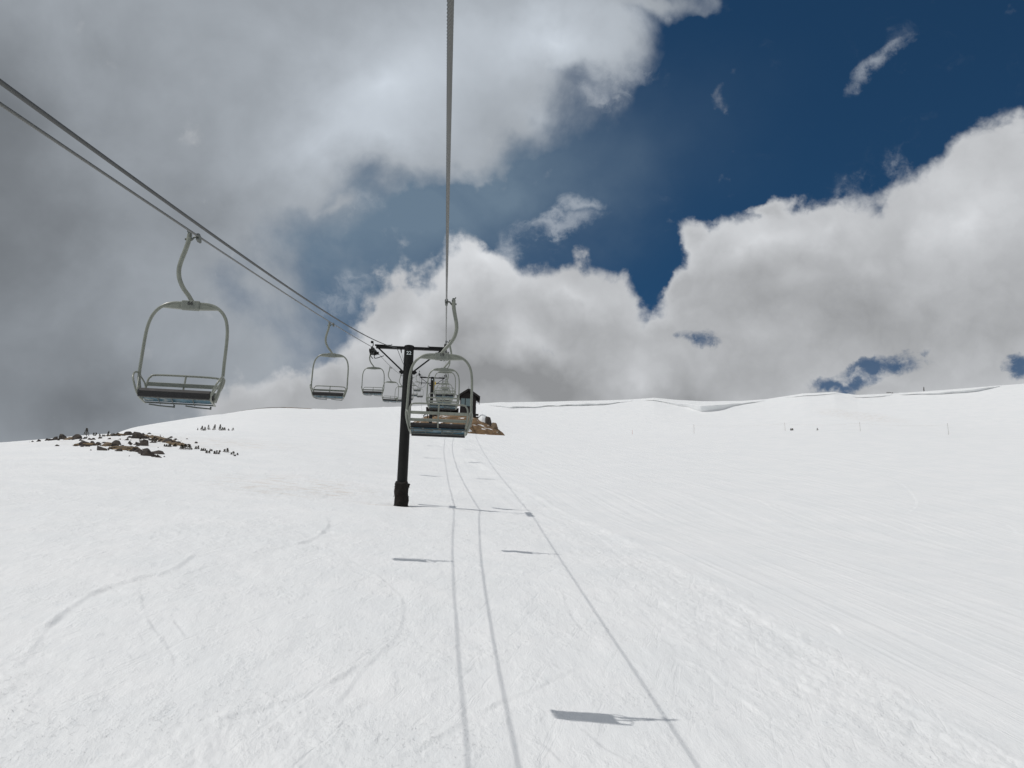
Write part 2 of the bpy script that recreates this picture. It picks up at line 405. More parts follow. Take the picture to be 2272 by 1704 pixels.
def snow_material(name='snow', fine=True, dirt=False):
    m = bpy.data.materials.new(name); m.use_nodes = True
    N = NB(m.node_tree); b = m.node_tree.nodes['Principled BSDF']
    pos = N.new('ShaderNodeNewGeometry').outputs['Position']
    sep = N.new('ShaderNodeSeparateXYZ'); N.put(sep.inputs[0], pos); x, y, z = sep.outputs
    n = N.noise(pos, .35, 6, .6)
    c = N.mix(N.mapr(n, .3, .7), (.790, .806, .812, 1), (.832, .840, .842, 1))
    # wind-packed and icy flecks
    fl = N.noise(N.vmath('MULTIPLY', pos, (1.0, .35, .35)), 2.6, 6, .65)
    c = N.mix(N.math('MULTIPLY', N.mapr(fl, .60, .72), .45), c, (.72, .75, .77, 1))
    # faint brown wash left of the tower and on the far bowl
    def spot(cx, cy, rx, ry):
        dx = N.math('DIVIDE', N.math('SUBTRACT', x, cx), rx); dy = N.math('DIVIDE', N.math('SUBTRACT', y, cy), ry)
        q = N.math('ADD', N.math('MULTIPLY', dx, dx), N.math('MULTIPLY', dy, dy))
        return N.mapr(q, 0.0, 1.0, 1.0, 0.0)
    d1 = N.math('MAXIMUM', spot(-8.5, 57, 6, 7), spot(-1.5, 51.5, 4.5, 1.2))
    d1 = N.math('MAXIMUM', d1, spot(-24, 86, 14, 12))
    d2 = N.math('MAXIMUM', spot(113, 262, 9, 32), spot(55, 178, 12, 10))
    sn = N.noise(N.vmath('MULTIPLY', pos, (.6, 1.6, 1)), 1.3, 7, .68)
    w = N.math('MULTIPLY', N.math('MAXIMUM', d1, d2), N.mapr(sn, .46, .68))
    c = N.mix(N.math('MULTIPLY', w, .55), c, (.58, .50, .42, 1))
    N.put(b.inputs['Base Color'], c)
    b.inputs['Roughness'].default_value = .62
    b.inputs['Specular IOR Level'].default_value = .35
    # fine relief: wind ripple, crumbs, groomer lines on the piste side
    groom = N.mapr(N.math('SUBTRACT', N.math('ADD', x, N.math('MULTIPLY', y, .10)), 12.2), -1.0, 1.5)
    g1 = N.noise(N.vmath('MULTIPLY', pos, (1.0, .22, .22)), 7.0, 6, .7)
    g2 = N.noise(pos, 28.0, 5, .7)
    xx = N.math('ADD', x, N.math('MULTIPLY', y, .10))
    cmb = N.new('ShaderNodeCombineXYZ'); N.put(cmb.inputs[0], N.math('MULTIPLY', xx, 2.2)); N.put(cmb.inputs[1], N.math('MULTIPLY', y, .07))
    g3 = N.noise(cmb.outputs[0], 3.0, 6, .7)
    def lin(a, b):      # coordinates along a and across b a fixed ground direction
        u_ = N.math('ADD', N.math('MULTIPLY', x, a[0]), N.math('MULTIPLY', y, a[1])); v_ = N.math('ADD', N.math('MULTIPLY', x, b[0]), N.math('MULTIPLY', y, b[1]))
        cb = N.new('ShaderNodeCombineXYZ'); N.put(cb.inputs[0], u_); N.put(cb.inputs[1], v_); return cb.outputs[0]
    # wind streaks and skier scrapes on the soft snow; crumbs thrown up here and there
    st = N.mapr(N.noise(lin((.16*.27, .16*.96), (2.3*.96, -2.3*.27)), 1.6, 5, .62), .56, .70)
    patch = N.mapr(N.noise(pos, .22, 4, .6), .42, .62)
    crumb = N.math('MULTIPLY', N.mapr(N.noise(pos, 9.0, 3, .6), .58, .70), patch)
    lum = N.mapr(N.noise(N.vmath('MULTIPLY', pos, (1, .5, .5)), 2.2, 5, .62), .50, .72)
    # long low ribs down the piste
    rb = N.mapr(N.noise(lin((.0, .035), (1.15, .115)), 1.0, 6, .66), .40, .62)
    rb2 = N.mapr(N.noise(lin((.012, .06), (2.6, .46)), 1.3, 5, .62), .58, .68)
    rough_h = N.math('ADD', N.math('MULTIPLY', g1, .038), N.math('MULTIPLY', g2, .016))
    rough_h = N.math('ADD', rough_h, N.math('MULTIPLY', st, -.016))
    rough_h = N.math('ADD', rough_h, N.math('ADD', N.math('MULTIPLY', crumb, .030), N.math('MULTIPLY', lum, .030)))
    groom_h = N.math('ADD', N.math('MULTIPLY', g3, .040), N.math('MULTIPLY', g2, .008))
    groom_h = N.math('ADD', groom_h, N.math('ADD', N.math('MULTIPLY', rb, .040), N.math('MULTIPLY', rb2, .022)))
    hh = N.math('ADD', N.math('MULTIPLY', rough_h, N.math('SUBTRACT', 1.0, groom)), N.math('MULTIPLY', groom_h, groom))
    bp = N.new('ShaderNodeBump'); bp.inputs['Strength'].default_value = .62; bp.inputs['Distance'].default_value = 1.0
    N.put(bp.inputs['Height'], hh); N.l.new(bp.outputs[0], b.inputs['Normal'])
    return m
M_SNOW = snow_material()


# ================= mesh helpers =================
class MB:
    def __init__(s): s.v = []; s.f = []; s.smooth = []
    def add(s, vs, fs, smooth=False):
        o = len(s.v); s.v += [tuple(v) for v in vs]; s.f += [tuple(i+o for i in f) for f in fs]; s.smooth += [smooth]*len(fs)
        return s
    def box(s, c, size, rot=None, bevel=.0):
        hx, hy, hz = (x/2 for x in size)
        b = min(bevel, hx*.9, hy*.9, hz*.9)
        M = Euler(rot).to_matrix() if rot is not None and not isinstance(rot, Matrix) else (rot or Matrix.Identity(3))
        if b <= 0:
            vs = [Vector((x, y, z)) for z in (-hz, hz) for y in (-hy, hy) for x in (-hx, hx)]
            fs = [(0, 2, 3, 1), (4, 5, 7, 6), (0, 1, 5, 4), (2, 6, 7, 3), (0, 4, 6, 2), (1, 3, 7, 5)]
        else:
            vs = []; idx = {}
            for sx in (-1, 1):
                for sy_ in (-1, 1):
                    for sz in (-1, 1):
                        for ax in range(3):
                            p = [sx*(hx-b), sy_*(hy-b), sz*(hz-b)]; p[ax] = (sx*hx, sy_*hy, sz*hz)[ax]
                            idx[(sx, sy_, sz, ax)] = len(vs); vs.append(Vector(p))
            fs = []
            for ax in range(3):
                a1, a2 = [a for a in range(3) if a != ax]
                for sg in (-1, 1):
                    q = []
                    for (p, r_) in ((-1, -1), (1, -1), (1, 1), (-1, 1)):
                        k = [0, 0, 0]; k[ax] = sg; k[a1] = p; k[a2] = r_; q.append(idx[(*k, ax)])
                    fs.append(tuple(q))
            for ax in range(3):
                a1, a2 = [a for a in range(3) if a != ax]
                for p in (-1, 1):
                    for r_ in (-1, 1):
                        k0 = [0, 0, 0]; k0[ax] = -1; k0[a1] = p; k0[a2] = r_; k1 = list(k0); k1[ax] = 1
                        fs.append((idx[(*k0, a1)], idx[(*k1, a1)], idx[(*k1, a2)], idx[(*k0, a2)]))
            for sx in (-1, 1):
                for sy_ in (-1, 1):
                    for sz in (-1, 1): fs.append(tuple(idx[(sx, sy_, sz, a)] for a in range(3)))
        c = Vector(c)
        return s.add([M @ v + c for v in vs], fs)
    def tube(s, pts, rad, seg=10, closed=False, caps=True, squash=None):
        pts = [Vector(p) for p in pts]; n = len(pts)
        rads = rad if isinstance(rad, (list, tuple)) else [rad]*n
        T = []
        for i in range(n):
            a = pts[(i-1) % n] if (closed or i > 0) else pts[0]
            b = pts[(i+1) % n] if (closed or i < n-1) else pts[-1]
            T.append((b-a).normalized())
        ref = Vector((0, 1, 0)) if abs(T[0].y) < .9 else Vector((1, 0, 0))
        u = (ref - T[0]*ref.dot(T[0])).normalized(); vs = []
        for i in range(n):
            u = (u - T[i]*u.dot(T[i])).normalized(); w = T[i].cross(u)
            for k in range(seg):
                a = 2*math.pi*k/seg
                su, sw = (squash if squash else (1, 1))
                vs.append(pts[i] + (u*math.cos(a)*su + w*math.sin(a)*sw)*rads[i])
        fs = []
        for i in range(n if closed else n-1):
            for k in range(seg):
                a, b = i*seg+k, i*seg+(k+1) % seg; c_, d = ((i+1) % n)*seg+k, ((i+1) % n)*seg+(k+1) % seg
                fs.append((a, b, d, c_))
        s.add(vs, fs, True)
        if caps and not closed:
            s.add(vs[:seg], [tuple(range(seg-1, -1, -1))]); s.add(vs[-seg:], [tuple(range(seg))])
        return s
    def sweep(s, prof, x0, x1):
        """closed profile in YZ extruded along X"""
        n = len(prof)
        vs = [(x0, y, z) for y, z in prof]+[(x1, y, z) for y, z in prof]
        fs = [(i, (i+1) % n, n+(i+1) % n, n+i) for i in range(n)]
        return s.add(vs, fs+[tuple(range(n-1, -1, -1)), tuple(range(n, 2*n))])
    def build(s, name, mat, parent=None, loc=None):
        me = bpy.data.meshes.new(name)
        me.from_pydata(s.v, [], s.f); me.update()
        me.polygons.foreach_set('use_smooth', s.smooth)
        me.materials.append(mat)
        o = bpy.data.objects.new(name, me); COL.objects.link(o)
        if parent is not None: o.parent = parent
        if loc is not None: o.location = loc
        return o
def spline(pts, n=6, closed=False):
    P = [Vector(p) for p in pts]; N_ = len(P); out = []
    for i in range(N_ if closed else N_-1):
        p1, p2 = P[i], P[(i+1) % N_]
        p0 = P[(i-1) % N_] if (closed or i > 0) else p1*2-p2
        p3 = P[(i+2) % N_] if (closed or i < N_-2) else p2*2-p1
        for k in range(n):
            t = k/n
            out.append(.5*((2*p1)+(p2-p0)*t+(2*p0-5*p1+4*p2-p3)*t*t+(-p0+3*p1-3*p2+p3)*t**3))
    if not closed: out.append(P[-1])
    return out
def tag(o, label=None, cat=None, group=None, kind=None):
    for k, v in (('label', label), ('category', cat), ('group', group), ('kind', kind)):
        if v: o[k] = v
    return o
def thing(name, loc, label, cat, group=None, rz=0.0, kind=None):
    o = bpy.data.objects.new(name, None); COL.objects.link(o); o.empty_display_size = .3
    o.location = loc; o.rotation_euler = (0, 0, rz)
    return tag(o, label, cat, group, kind)
def copy_tree(root):
    c = root.copy(); COL.objects.link(c)
    for ch in root.children:
        d = ch.copy(); COL.objects.link(d); d.parent = c
        for g in ch.children:
            e = g.copy(); COL.objects.link(e); e.parent = d
    return c
def text_mesh(txt, size, mat, name='number', parent=None, wrap_r=None, depth=.003):
    cu_ = bpy.data.curves.new('t', 'FONT'); cu_.body = txt; cu_.size = size; cu_.align_x = 'CENTER'; cu_.align_y = 'CENTER'
    cu_.extrude = depth; cu_.offset = size*.008
    to = bpy.data.objects.new('t', cu_); COL.objects.link(to)
    dg = bpy.context.evaluated_depsgraph_get(); dg.update()
    me = bpy.data.meshes.new_from_object(to.evaluated_get(dg)); bpy.data.objects.remove(to)
    me.name = name; me.materials.clear(); me.materials.append(mat)
    if wrap_r:
        for v in me.vertices:
            a = v.co.x/wrap_r; rr = wrap_r+v.co.z
            v.co = Vector((rr*math.sin(a), -rr*math.cos(a), v.co.y))
    else:
        for v in me.vertices: v.co = Vector((v.co.x, -v.co.z, v.co.y))     # stands up, reads from -Y
    o = bpy.data.objects.new(name, me); COL.objects.link(o)
    if parent: o.parent = parent
    return o

# ================= snow surface =================
# ---------- terrain: height of the snow surface over the ground plan (metres, lift line runs along +Y) ----------
KR = np.array([52., 70, 90, 110, 130, 150, 170, 200, 240, 290, 330, 360, 450, 700, 1500, 7000])
KT = {  # azimuth from the lift line (deg) -> height / distance at the radii above
 -180: [-.50,-.47,-.45,-.43,-.42,-.41,-.40,-.39,-.38,-.37,-.36,-.35,-.33,-.28,-.18,-.06],
 -120: [-.27,-.25,-.24,-.24,-.24,-.24,-.24,-.24,-.24,-.24,-.24,-.24,-.23,-.2,-.13,-.05],
 -90: [-.07,-.07,-.08,-.10,-.11,-.12,-.13,-.14,-.15,-.16,-.16,-.17,-.17,-.17,-.11,-.04],
 -60: [.07,.075,.07,.055,.04,.02,0,-.02,-.04,-.06,-.07,-.08,-.09,-.1,-.08,-.03],
 -40: [.138,.152,.155,.150,.135,.12,.10,.08,.06,.03,.02,.01,-.01,-.04,-.05,-.02],
 -24: [.1725,.192,.2035,.205,.2005,.192,.182,.166,.15,.12,.10,.09,.06,.02,-.01,-.01],
 -17: [.179,.206,.2225,.2295,.2275,.226,.226,.2315,.2355,.225,.21,.20,.17,.10,.03,0],
 -9:  [.180,.211,.230,.240,.2445,.248,.250,.255,.2625,.2685,.263,.258,.24,.17,.07,.01],
 0:   [.175,.203,.222,.236,.245,.251,.2525,.253,.260,.272,.2795,.2815,.26,.19,.08,.01],
 4:   [.171,.201,.220,.234,.244,.2505,.250,.2465,.253,.268,.280,.2855,.255,.18,.08,.01],
 10:  [.164,.196,.216,.231,.2415,.2495,.2525,.2475,.251,.266,.280,.2865,.255,.18,.08,.01],
 20:  [.145,.181,.205,.223,.2365,.247,.2525,.247,.252,.266,.279,.2870,.255,.18,.08,.01],
 31:  [.114,.155,.183,.203,.219,.2295,.2330,.2285,.236,.256,.272,.2815,.25,.18,.08,.01],
 45:  [.065,.11,.14,.16,.175,.185,.19,.19,.2,.225,.245,.255,.23,.17,.08,.01],
 60:  [.001,.04,.07,.09,.105,.115,.12,.13,.145,.17,.19,.2,.19,.15,.07,.01],
 90:  [-.163,-.13,-.10,-.08,-.07,-.06,-.05,-.03,-.01,.02,.03,.04,.05,.06,.04,.0],
 120: [-.33,-.30,-.28,-.26,-.25,-.24,-.23,-.22,-.21,-.2,-.19,-.18,-.17,-.13,-.08,-.03],
 180: [-.50,-.47,-.45,-.43,-.42,-.41,-.40,-.39,-.38,-.37,-.36,-.35,-.33,-.28,-.18,-.06]}
RIDGE = [(1.8,15.84),(3.1,15.96),(8.1,16.10),(10.8,16.16),(12.1,16.21),(13.4,16.06),(14.9,15.93),(17,15.87),(18.5,15.92),
         (20.5,16.13),(22.2,16.10),(23.4,15.87),(25.5,15.78),(27.1,15.76),(29.8,15.73),(31.8,15.70)]

def pchip(xk, yk, x):
    """monotone cubic; yk may be (n,) or (n, m) with x (m,)"""
    xk = np.asarray(xk, float); yk = np.asarray(yk, float)
    if yk.ndim == 1: yk = yk[:, None] * np.ones((1, 1))
    h = np.diff(xk)[:, None]; d = np.diff(yk, axis=0) / h
    m = np.zeros_like(yk); m[0] = d[0]; m[-1] = d[-1]
    w1 = 2*h[1:] + h[:-1]; w2 = h[1:] + 2*h[:-1]
    ok = d[:-1]*d[1:] > 0
    with np.errstate(divide='ignore', invalid='ignore'):
        mm = (w1+w2)/(w1/d[:-1] + w2/d[1:])
    m[1:-1] = np.where(ok, mm, 0)
    i = np.clip(np.searchsorted(xk, x) - 1, 0, len(xk)-2)
    j = np.arange(len(x)) if yk.shape[1] > 1 else np.zeros(len(x), int)
    hh = (xk[i+1]-xk[i]); t = np.clip((x-xk[i])/hh, 0, 1)
    return ((1+2*t)*(1-t)**2*yk[i, j] + t*(1-t)**2*hh*m[i, j] + t*t*(3-2*t)*yk[i+1, j] + t*t*(t-1)*hh*m[i+1, j])

_AZ = sorted(KT)
def near_plane(x, y):
    yy = np.clip(y, -60, 66)
    return -6.23 - .0452*np.clip(x, -60, 60) + .3397*y - .0009*yy*yy
def base_height(x, y):
    x = np.asarray(x, float).ravel(); y = np.asarray(y, float).ravel()
    r = np.hypot(x, y); az = np.degrees(np.arctan2(x, y))
    T = np.stack([pchip(_AZ, [KT[a][k] for a in _AZ], az) for k in range(len(KR))])
    w = np.exp(-((KR-360)/45.)**2)
    rid = np.tan(np.radians(np.interp(az, [p[0] for p in RIDGE], [p[1] for p in RIDGE])))
    side = np.clip((az-1.2)/1.5, 0, 1)*np.clip((34-az)/3, 0, 1)
    c = (rid - T[11])*side
    T[11] += c; T[10] += c*.8; T[12] += c*.3; T[9] += c*.2
    rr = np.clip(r, 52, 7000)
    far = pchip(KR, T, rr)*np.maximum(r, 1e-3)
    t = np.clip((r-44)/22., 0, 1); t = t*t*(3-2*t)
    return near_plane(x, y)*(1-t) + far*t

def _hash(ix, iy, seed):
    h = (ix.astype(np.int64)*374761393 + iy.astype(np.int64)*668265263 + seed*1442695041) & 0xffffffff
    h = ((h ^ (h >> 13))*1274126177) & 0xffffffff
    return ((h ^ (h >> 16)) & 0xffff)/65535.0
def vnoise(x, y, seed=0):
    ix = np.floor(x); iy = np.floor(y); fx = x-ix; fy = y-iy
    fx = fx*fx*fx*(fx*(fx*6-15)+10); fy = fy*fy*fy*(fy*(fy*6-15)+10)
    a = _hash(ix, iy, seed); b = _hash(ix+1, iy, seed); c = _hash(ix, iy+1, seed); d = _hash(ix+1, iy+1, seed)
    return (a*(1-fx)+b*fx)*(1-fy)+(c*(1-fx)+d*fx)*fy - .5
def sstep(t): t = np.clip(t, 0, 1); return t*t*(3-2*t)
def fbm(x, y, seed, octs=4, gain=.55):
    s = np.zeros_like(x); a = 1.0
    for k in range(octs):
        c_, s_ = math.cos(.7*k), math.sin(.7*k)
        s += a*vnoise((c_*x-s_*y)*2.03**k+17.3*k, (s_*x+c_*y)*2.03**k-9.1*k, seed+k); a *= gain
    return s
def seg_dist(px, py, poly):
    best = np.full(px.shape, 1e9); along = np.zeros(px.shape); L = 0.0; side = np.zeros(px.shape)
    for (ax, ay), (bx, by) in zip(poly[:-1], poly[1:]):
        dx, dy = bx-ax, by-ay; l2 = dx*dx+dy*dy+1e-9
        t = np.clip(((px-ax)*dx+(py-ay)*dy)/l2, 0, 1)
        d = np.hypot(px-ax-t*dx, py-ay-t*dy); m = d < best
        best[m] = d[m]; along[m] = (L+t*math.sqrt(l2))[m]
        sg = np.sign((px-ax)*dy-(py-ay)*dx)*(1 if (dy if abs(dy) > .3*abs(dx) else -dx) > 0 else -1); side[m] = sg[m]; L += math.sqrt(l2)
    return best, along, side, L
def full_height(x, y):
    z = base_height(x, y)
    r = np.hypot(x, y)
    near = np.exp(-(r/75.)**2)
    band = x + .10*y - 12.6 + .9*vnoise(y*.09, x*0, 5) # >0 on the groomed piste
    gr = sstep((band+1.0)/1.6)
    off = 1-gr
    z += .055*fbm(x*.33, y*.20, 11)*off*np.minimum(1, r/10)
    z += .035*fbm(x*1.5, y*.6, 21)*off*near
    # churned clumps in patches off the piste
    patch = sstep((fbm(x*.16+3, y*.11, 31, 3)-.02)*3.5)
    edge = np.exp(-((band+1.4)/2.2)**2)
    z += (.029*fbm(x*4.2, y*3.0, 41, 4, .65))*np.clip(.22+.75*patch+1.0*edge, 0, 1.3)*off*np.exp(-(r/95.)**2)
    # rolled edge of the piste, with ribs that run down the slope
    z += .07*np.exp(-((band+.5)/.55)**2)*(.55+.9*vnoise(y*.5, y*0, 6))
    z += .030*fbm(band*2.6, y*.12, 51, 3)*np.exp(-((band+1.6)/2.6)**2)
    # groomed side: very low ribs down the slope
    z += .012*fbm(band*1.3, y*.035, 61, 4, .65)*gr*np.exp(-(r/220.)**2)
    z += .10*fbm(x*.05, y*.05, 71, 3)*sstep((r-25)/50)
    # faint sastrugi across the left slope
    z += .022*fbm(x*.35+y*.05, y*1.5, 81, 4, .6)*sstep((-x-2)/10)*np.exp(-(r/120.)**2)
    z += .35*fbm(x*.02, y*.06, 91, 4)*sstep((r-190)/60)*sstep((460-r)/90)
    # ski tracks
    for poly, w, dpt in TRACKS:
        pts = [(p.x, p.y) for p in spline([(a, b, 0) for a, b in poly], 5)]
        xs = [p[0] for p in pts]; ys = [p[1] for p in pts]
        m = (x > min(xs)-1.5) & (x < max(xs)+1.5) & (y > min(ys)-1.5) & (y < max(ys)+1.5)
        if not m.any(): continue
        d, al, sd, L = seg_dist(x[m], y[m], pts)
        fade = sstep(al/(.22*L))*sstep((L-al)/(.22*L))*(.65+1.1*vnoise(al*1.3, al*0, 3))
        s_ = d*sd if pts[0][0] < 4.2 else -d*sd         # steep side away from the sun on the left, towards it on the right
        prof = np.where(s_ < 0, np.exp(-(s_/(w*.30))**2), np.exp(-(s_/(w*2.2))**1.3))
        z[m] += fade*dpt*(-1.35*prof + .5*np.exp(-((s_+w*.75)/(w*.45))**2))
    # drifted lip where the tower stands
    z += .10*np.exp(-(((x-.1)/1.0)**2+((y-51.3)/.55)**2)) - .08*np.exp(-(((x+2.2)/.75)**2+((y-52)/.75)**2))
    return z
az = np.concatenate([np.arange(-180, -60, 4), np.arange(-60, -36, 1.0), np.arange(-36, -29, .3), np.arange(-29, 37, .085), np.arange(37, 44, .3), np.arange(44, 60, 1.0), np.arange(60, 180, 4)])
rr = [2.0]
while rr[-1] < 7000:
    q = rr[-1]
    rr.append(q + (.5 if q < 13 else q*.0042 if q < 125 else q*.0075 if q < 420 else q*.07))
rr = np.array(rr)
A, RR = np.meshgrid(np.radians(az), rr)
gx = (RR*np.sin(A)).ravel(); gy = (RR*np.cos(A)).ravel()
gz = full_height(gx, gy)
nA, nR = len(az), len(rr)
verts = np.empty((nA*nR+1, 3)); verts[:-1, 0] = gx; verts[:-1, 1] = gy; verts[:-1, 2] = gz; verts[-1] = (0, 0, -6.23)
i = np.arange(nR-1)[:, None]*nA; j = np.arange(nA)[None, :]; j2 = (j+1) % nA
quads = np.stack([i+j, i+j2, i+nA+j2, i+nA+j], axis=-1).reshape(-1, 4)
tris = np.stack([np.full(nA, nA*nR), (np.arange(nA)+1) % nA, np.arange(nA)], axis=-1)
me = bpy.data.meshes.new('snow_slope')
me.vertices.add(len(verts)); me.vertices.foreach_set('co', verts.ravel())
nl = quads.size+tris.size
me.loops.add(nl); me.loops.foreach_set('vertex_index', np.concatenate([quads[:, ::-1].ravel(), tris.ravel()]).astype(np.int32))
npoly = len(quads)+len(tris)
me.polygons.add(npoly)
me.polygons.foreach_set('loop_start', np.concatenate([np.arange(len(quads))*4, quads.size+np.arange(len(tris))*3]).astype(np.int32))
me.polygons.foreach_set('loop_total', np.concatenate([np.full(len(quads), 4), np.full(len(tris), 3)]).astype(np.int32))
me.polygons.foreach_set('use_smooth', np.ones(npoly, bool))
me.update(calc_edges=True); me.validate()
me.materials.append(M_SNOW)
ground = bpy.data.objects.new('snow_slope', me); COL.objects.link(ground)
tag(ground, 'white ski slope rising to a ridge', kind='structure')
def gh(x, y): return float(full_height(np.array([float(x)]), np.array([float(y)]))[0])

# ---- cornice along the ridge of the bowl: an overhanging lip of wind-packed snow ----
def cornice(name, az0, az1, drop, thick, label):
    """drop = how far the lip lies below the skyline, thick = height of its overhanging face (degrees as seen from the lift)"""
    n = max(12, int((az1-az0)*22)); mb = MB(); rings = []; rs = np.arange(270, 359, 1.0)
    rows = []
    for k in range(n+1):
        t = k/n; a = az0+(az1-az0)*t; ar = math.radians(a); env = max(.02, math.sin(math.pi*min(1, max(0, t)))**.5)
        jag = float(fbm(np.array([a*1.7]), np.array([1.3]), 7, 3, .45))
        rid = np.interp(a, [p[0] for p in RIDGE], [p[1] for p in RIDGE])
        dr = drop(t)*(.35+.65*env)*(1+.35*jag); th = thick(t)*env*(1+.4*jag)
        e1 = rid-dr; zt = full_height(rs*math.sin(ar), rs*math.cos(ar)); el = np.degrees(np.arctan2(zt, rs))
        ok = np.nonzero(el < e1-th)[0]; rows.append([ar, e1, th, zt, float(rs[ok[-1]]) if len(ok) else 300.0])
    r0s = np.array([q[4] for q in rows]); pad = np.pad(r0s, 7, mode='edge')
    r0s = np.array([np.median(pad[k:k+15]) for k in range(n+1)]); pad = np.pad(r0s, 7, mode='edge'); r0s = np.array([pad[k:k+15].mean() for k in range(n+1)])
    for (ar, e1, th, zt, _), r0 in zip(rows, r0s):
        z1 = r0*math.tan(math.radians(e1)); hgt = r0*math.radians(th)*1.05+.05
        def zt_(r_): return float(np.interp(r_, rs, zt)) if r_ < 358 else float(zt[-1])
        prof = [(r0+22, zt_(r0+22)-.5), (r0+16, max(zt_(r0+16)-.3, z1+3.2)), (r0+9, max(zt_(r0+9)+.1, z1+2.3)), (r0+4, max(zt_(r0+4)+.1, z1+1.15)), (r0+1, z1+.28), (r0, z1), (r0-.1, z1-.15), (r0+.25, z1-hgt*.6), (r0+.9, z1-hgt), (r0+8, zt_(r0+8)-2.5)]
        rings.append([(r_*math.sin(ar), r_*math.cos(ar), z_) for r_, z_ in prof])
    m_ = len(rings[0]); vs = [p for rg in rings for p in rg]
    fs = [(a*m_+b, a*m_+(b+1) % m_, (a+1)*m_+(b+1) % m_, (a+1)*m_+b) for a in range(n) for b in range(m_)]
    mb.add(vs, fs, False); mb.add(rings[0], [tuple(range(m_))]); mb.add(rings[-1], [tuple(range(m_-1, -1, -1))])
    o = mb.build(name, M_SNOW); return tag(o, label, kind='structure')
cornice('snow_cornice', 2.2, 10.8, lambda t: .22+.05*math.sin(t*7), lambda t: .10+.04*math.sin(t*11), 'long overhanging snow lip at the left end of the ridge')
cornice('snow_cornice', 11.4, 18.3, lambda t: .13+.08*math.exp(-((t-.5)/.25)**2), lambda t: .09+.26*math.exp(-((t-.55)/.22)**2), 'thick drooping snow lip in the dip of the ridge')
cornice('snow_cornice', 19.6, 22.6, lambda t: .10, lambda t: .05, 'thin snow lip on the hump of the ridge')
cornice('snow_cornice', 22.9, 25.2, lambda t: .13, lambda t: .06, 'short snow lip right of the hump')
cornice('snow_cornice', 25.4, 30.6, lambda t: .09, lambda t: .06+.15*t, 'snow lip at the right end of the ridge')

# ================= ropes =================
def z_down(y):
    if y <= 52: return 2.415+.2836*y+.00019*y*y
    if y <= 162: t = (y-52)/110; return 17.68+33.2*t-4*1.25*t*(1-t)
    return 50.88+.10*(y-162)
def z_up(y):
    if y <= 52: return 1.889+.2834*y+.000395*y*y + (.0 if y > 0 else 0)
    if y <= 162: t = (y-52)/110; return 17.69+33.2*t-4*1.25*t*(1-t)
    return 50.89+.10*(y-162)
def x_down(y): return -3.75-.0075*y
def x_up(y): return -.05-.003*y
def z_comm(y):
    if y <= 52: return 2.0167+.27193*y+.0005756*y*y
    t = (y-52)/110; return 17.71+33.2*t-4*2.4*t*(1-t)
def x_comm(y): return -2.87-.003*max(0, y-52)
def stranded(name, fx, fz, y0, fine0, fine1, y1, rad, label, mat):
    ys = []; y = y0
    while y < y1:
        ys.append(y); y += .008 if fine0 <= y < fine1 else 1.0 if y >= fine1 and y < 60 else 2.0 if y >= 60 else .5
    ys.append(y1); mb = MB(); vs = []; SEG = 24
    for y in ys:
        c0 = Vector((fx(y), y, fz(y))); tz = (fz(y+.1)-fz(y-.1))/.2; T = Vector((0, 1, tz)).normalized()
        u = Vector((1, 0, 0)); w = T.cross(u); ph = y/.045*2*math.pi
        fine = fine0 <= y < fine1+1
        for k in range(SEG):
            a = 2*math.pi*k/SEG
            r_ = rad*(1+(.30*abs(math.sin(3*(a-ph/6.0))) - .20 if fine else 0))
            vs.append(c0+(u*math.cos(a)+w*math.sin(a))*r_)
    fs = []
    for a in range(len(ys)-1):
        for k in range(SEG): fs.append((a*SEG+k, a*SEG+(k+1) % SEG, (a+1)*SEG+(k+1) % SEG, (a+1)*SEG+k))
    mb.add(vs, fs, True)
    return tag(mb.build(name, mat), label, 'cable', 'ropes of the chairlift')
YEND = 206
stranded('haul_rope', x_up, z_up, -14, 3, 14, YEND, .0155, 'twisted steel rope running straight up the picture, carrying the climbing chairs', M_ROPE)
stranded('haul_rope', x_down, z_down, -14, 6.5, 14, YEND, .0155, 'twisted steel rope at the left carrying the descending chairs', M_ROPE)
mb = MB(); ys = list(np.arange(-14, 52, 1.0))+list(np.arange(52, 162.1, 2.0))
mb.tube([(x_comm(y), y, z_comm(y)) for y in ys], .0175, 10)
tag(mb.build('comm_cable', M_COMM), 'smooth dark cable above the descending rope, resting on the tower crossarm', 'cable')

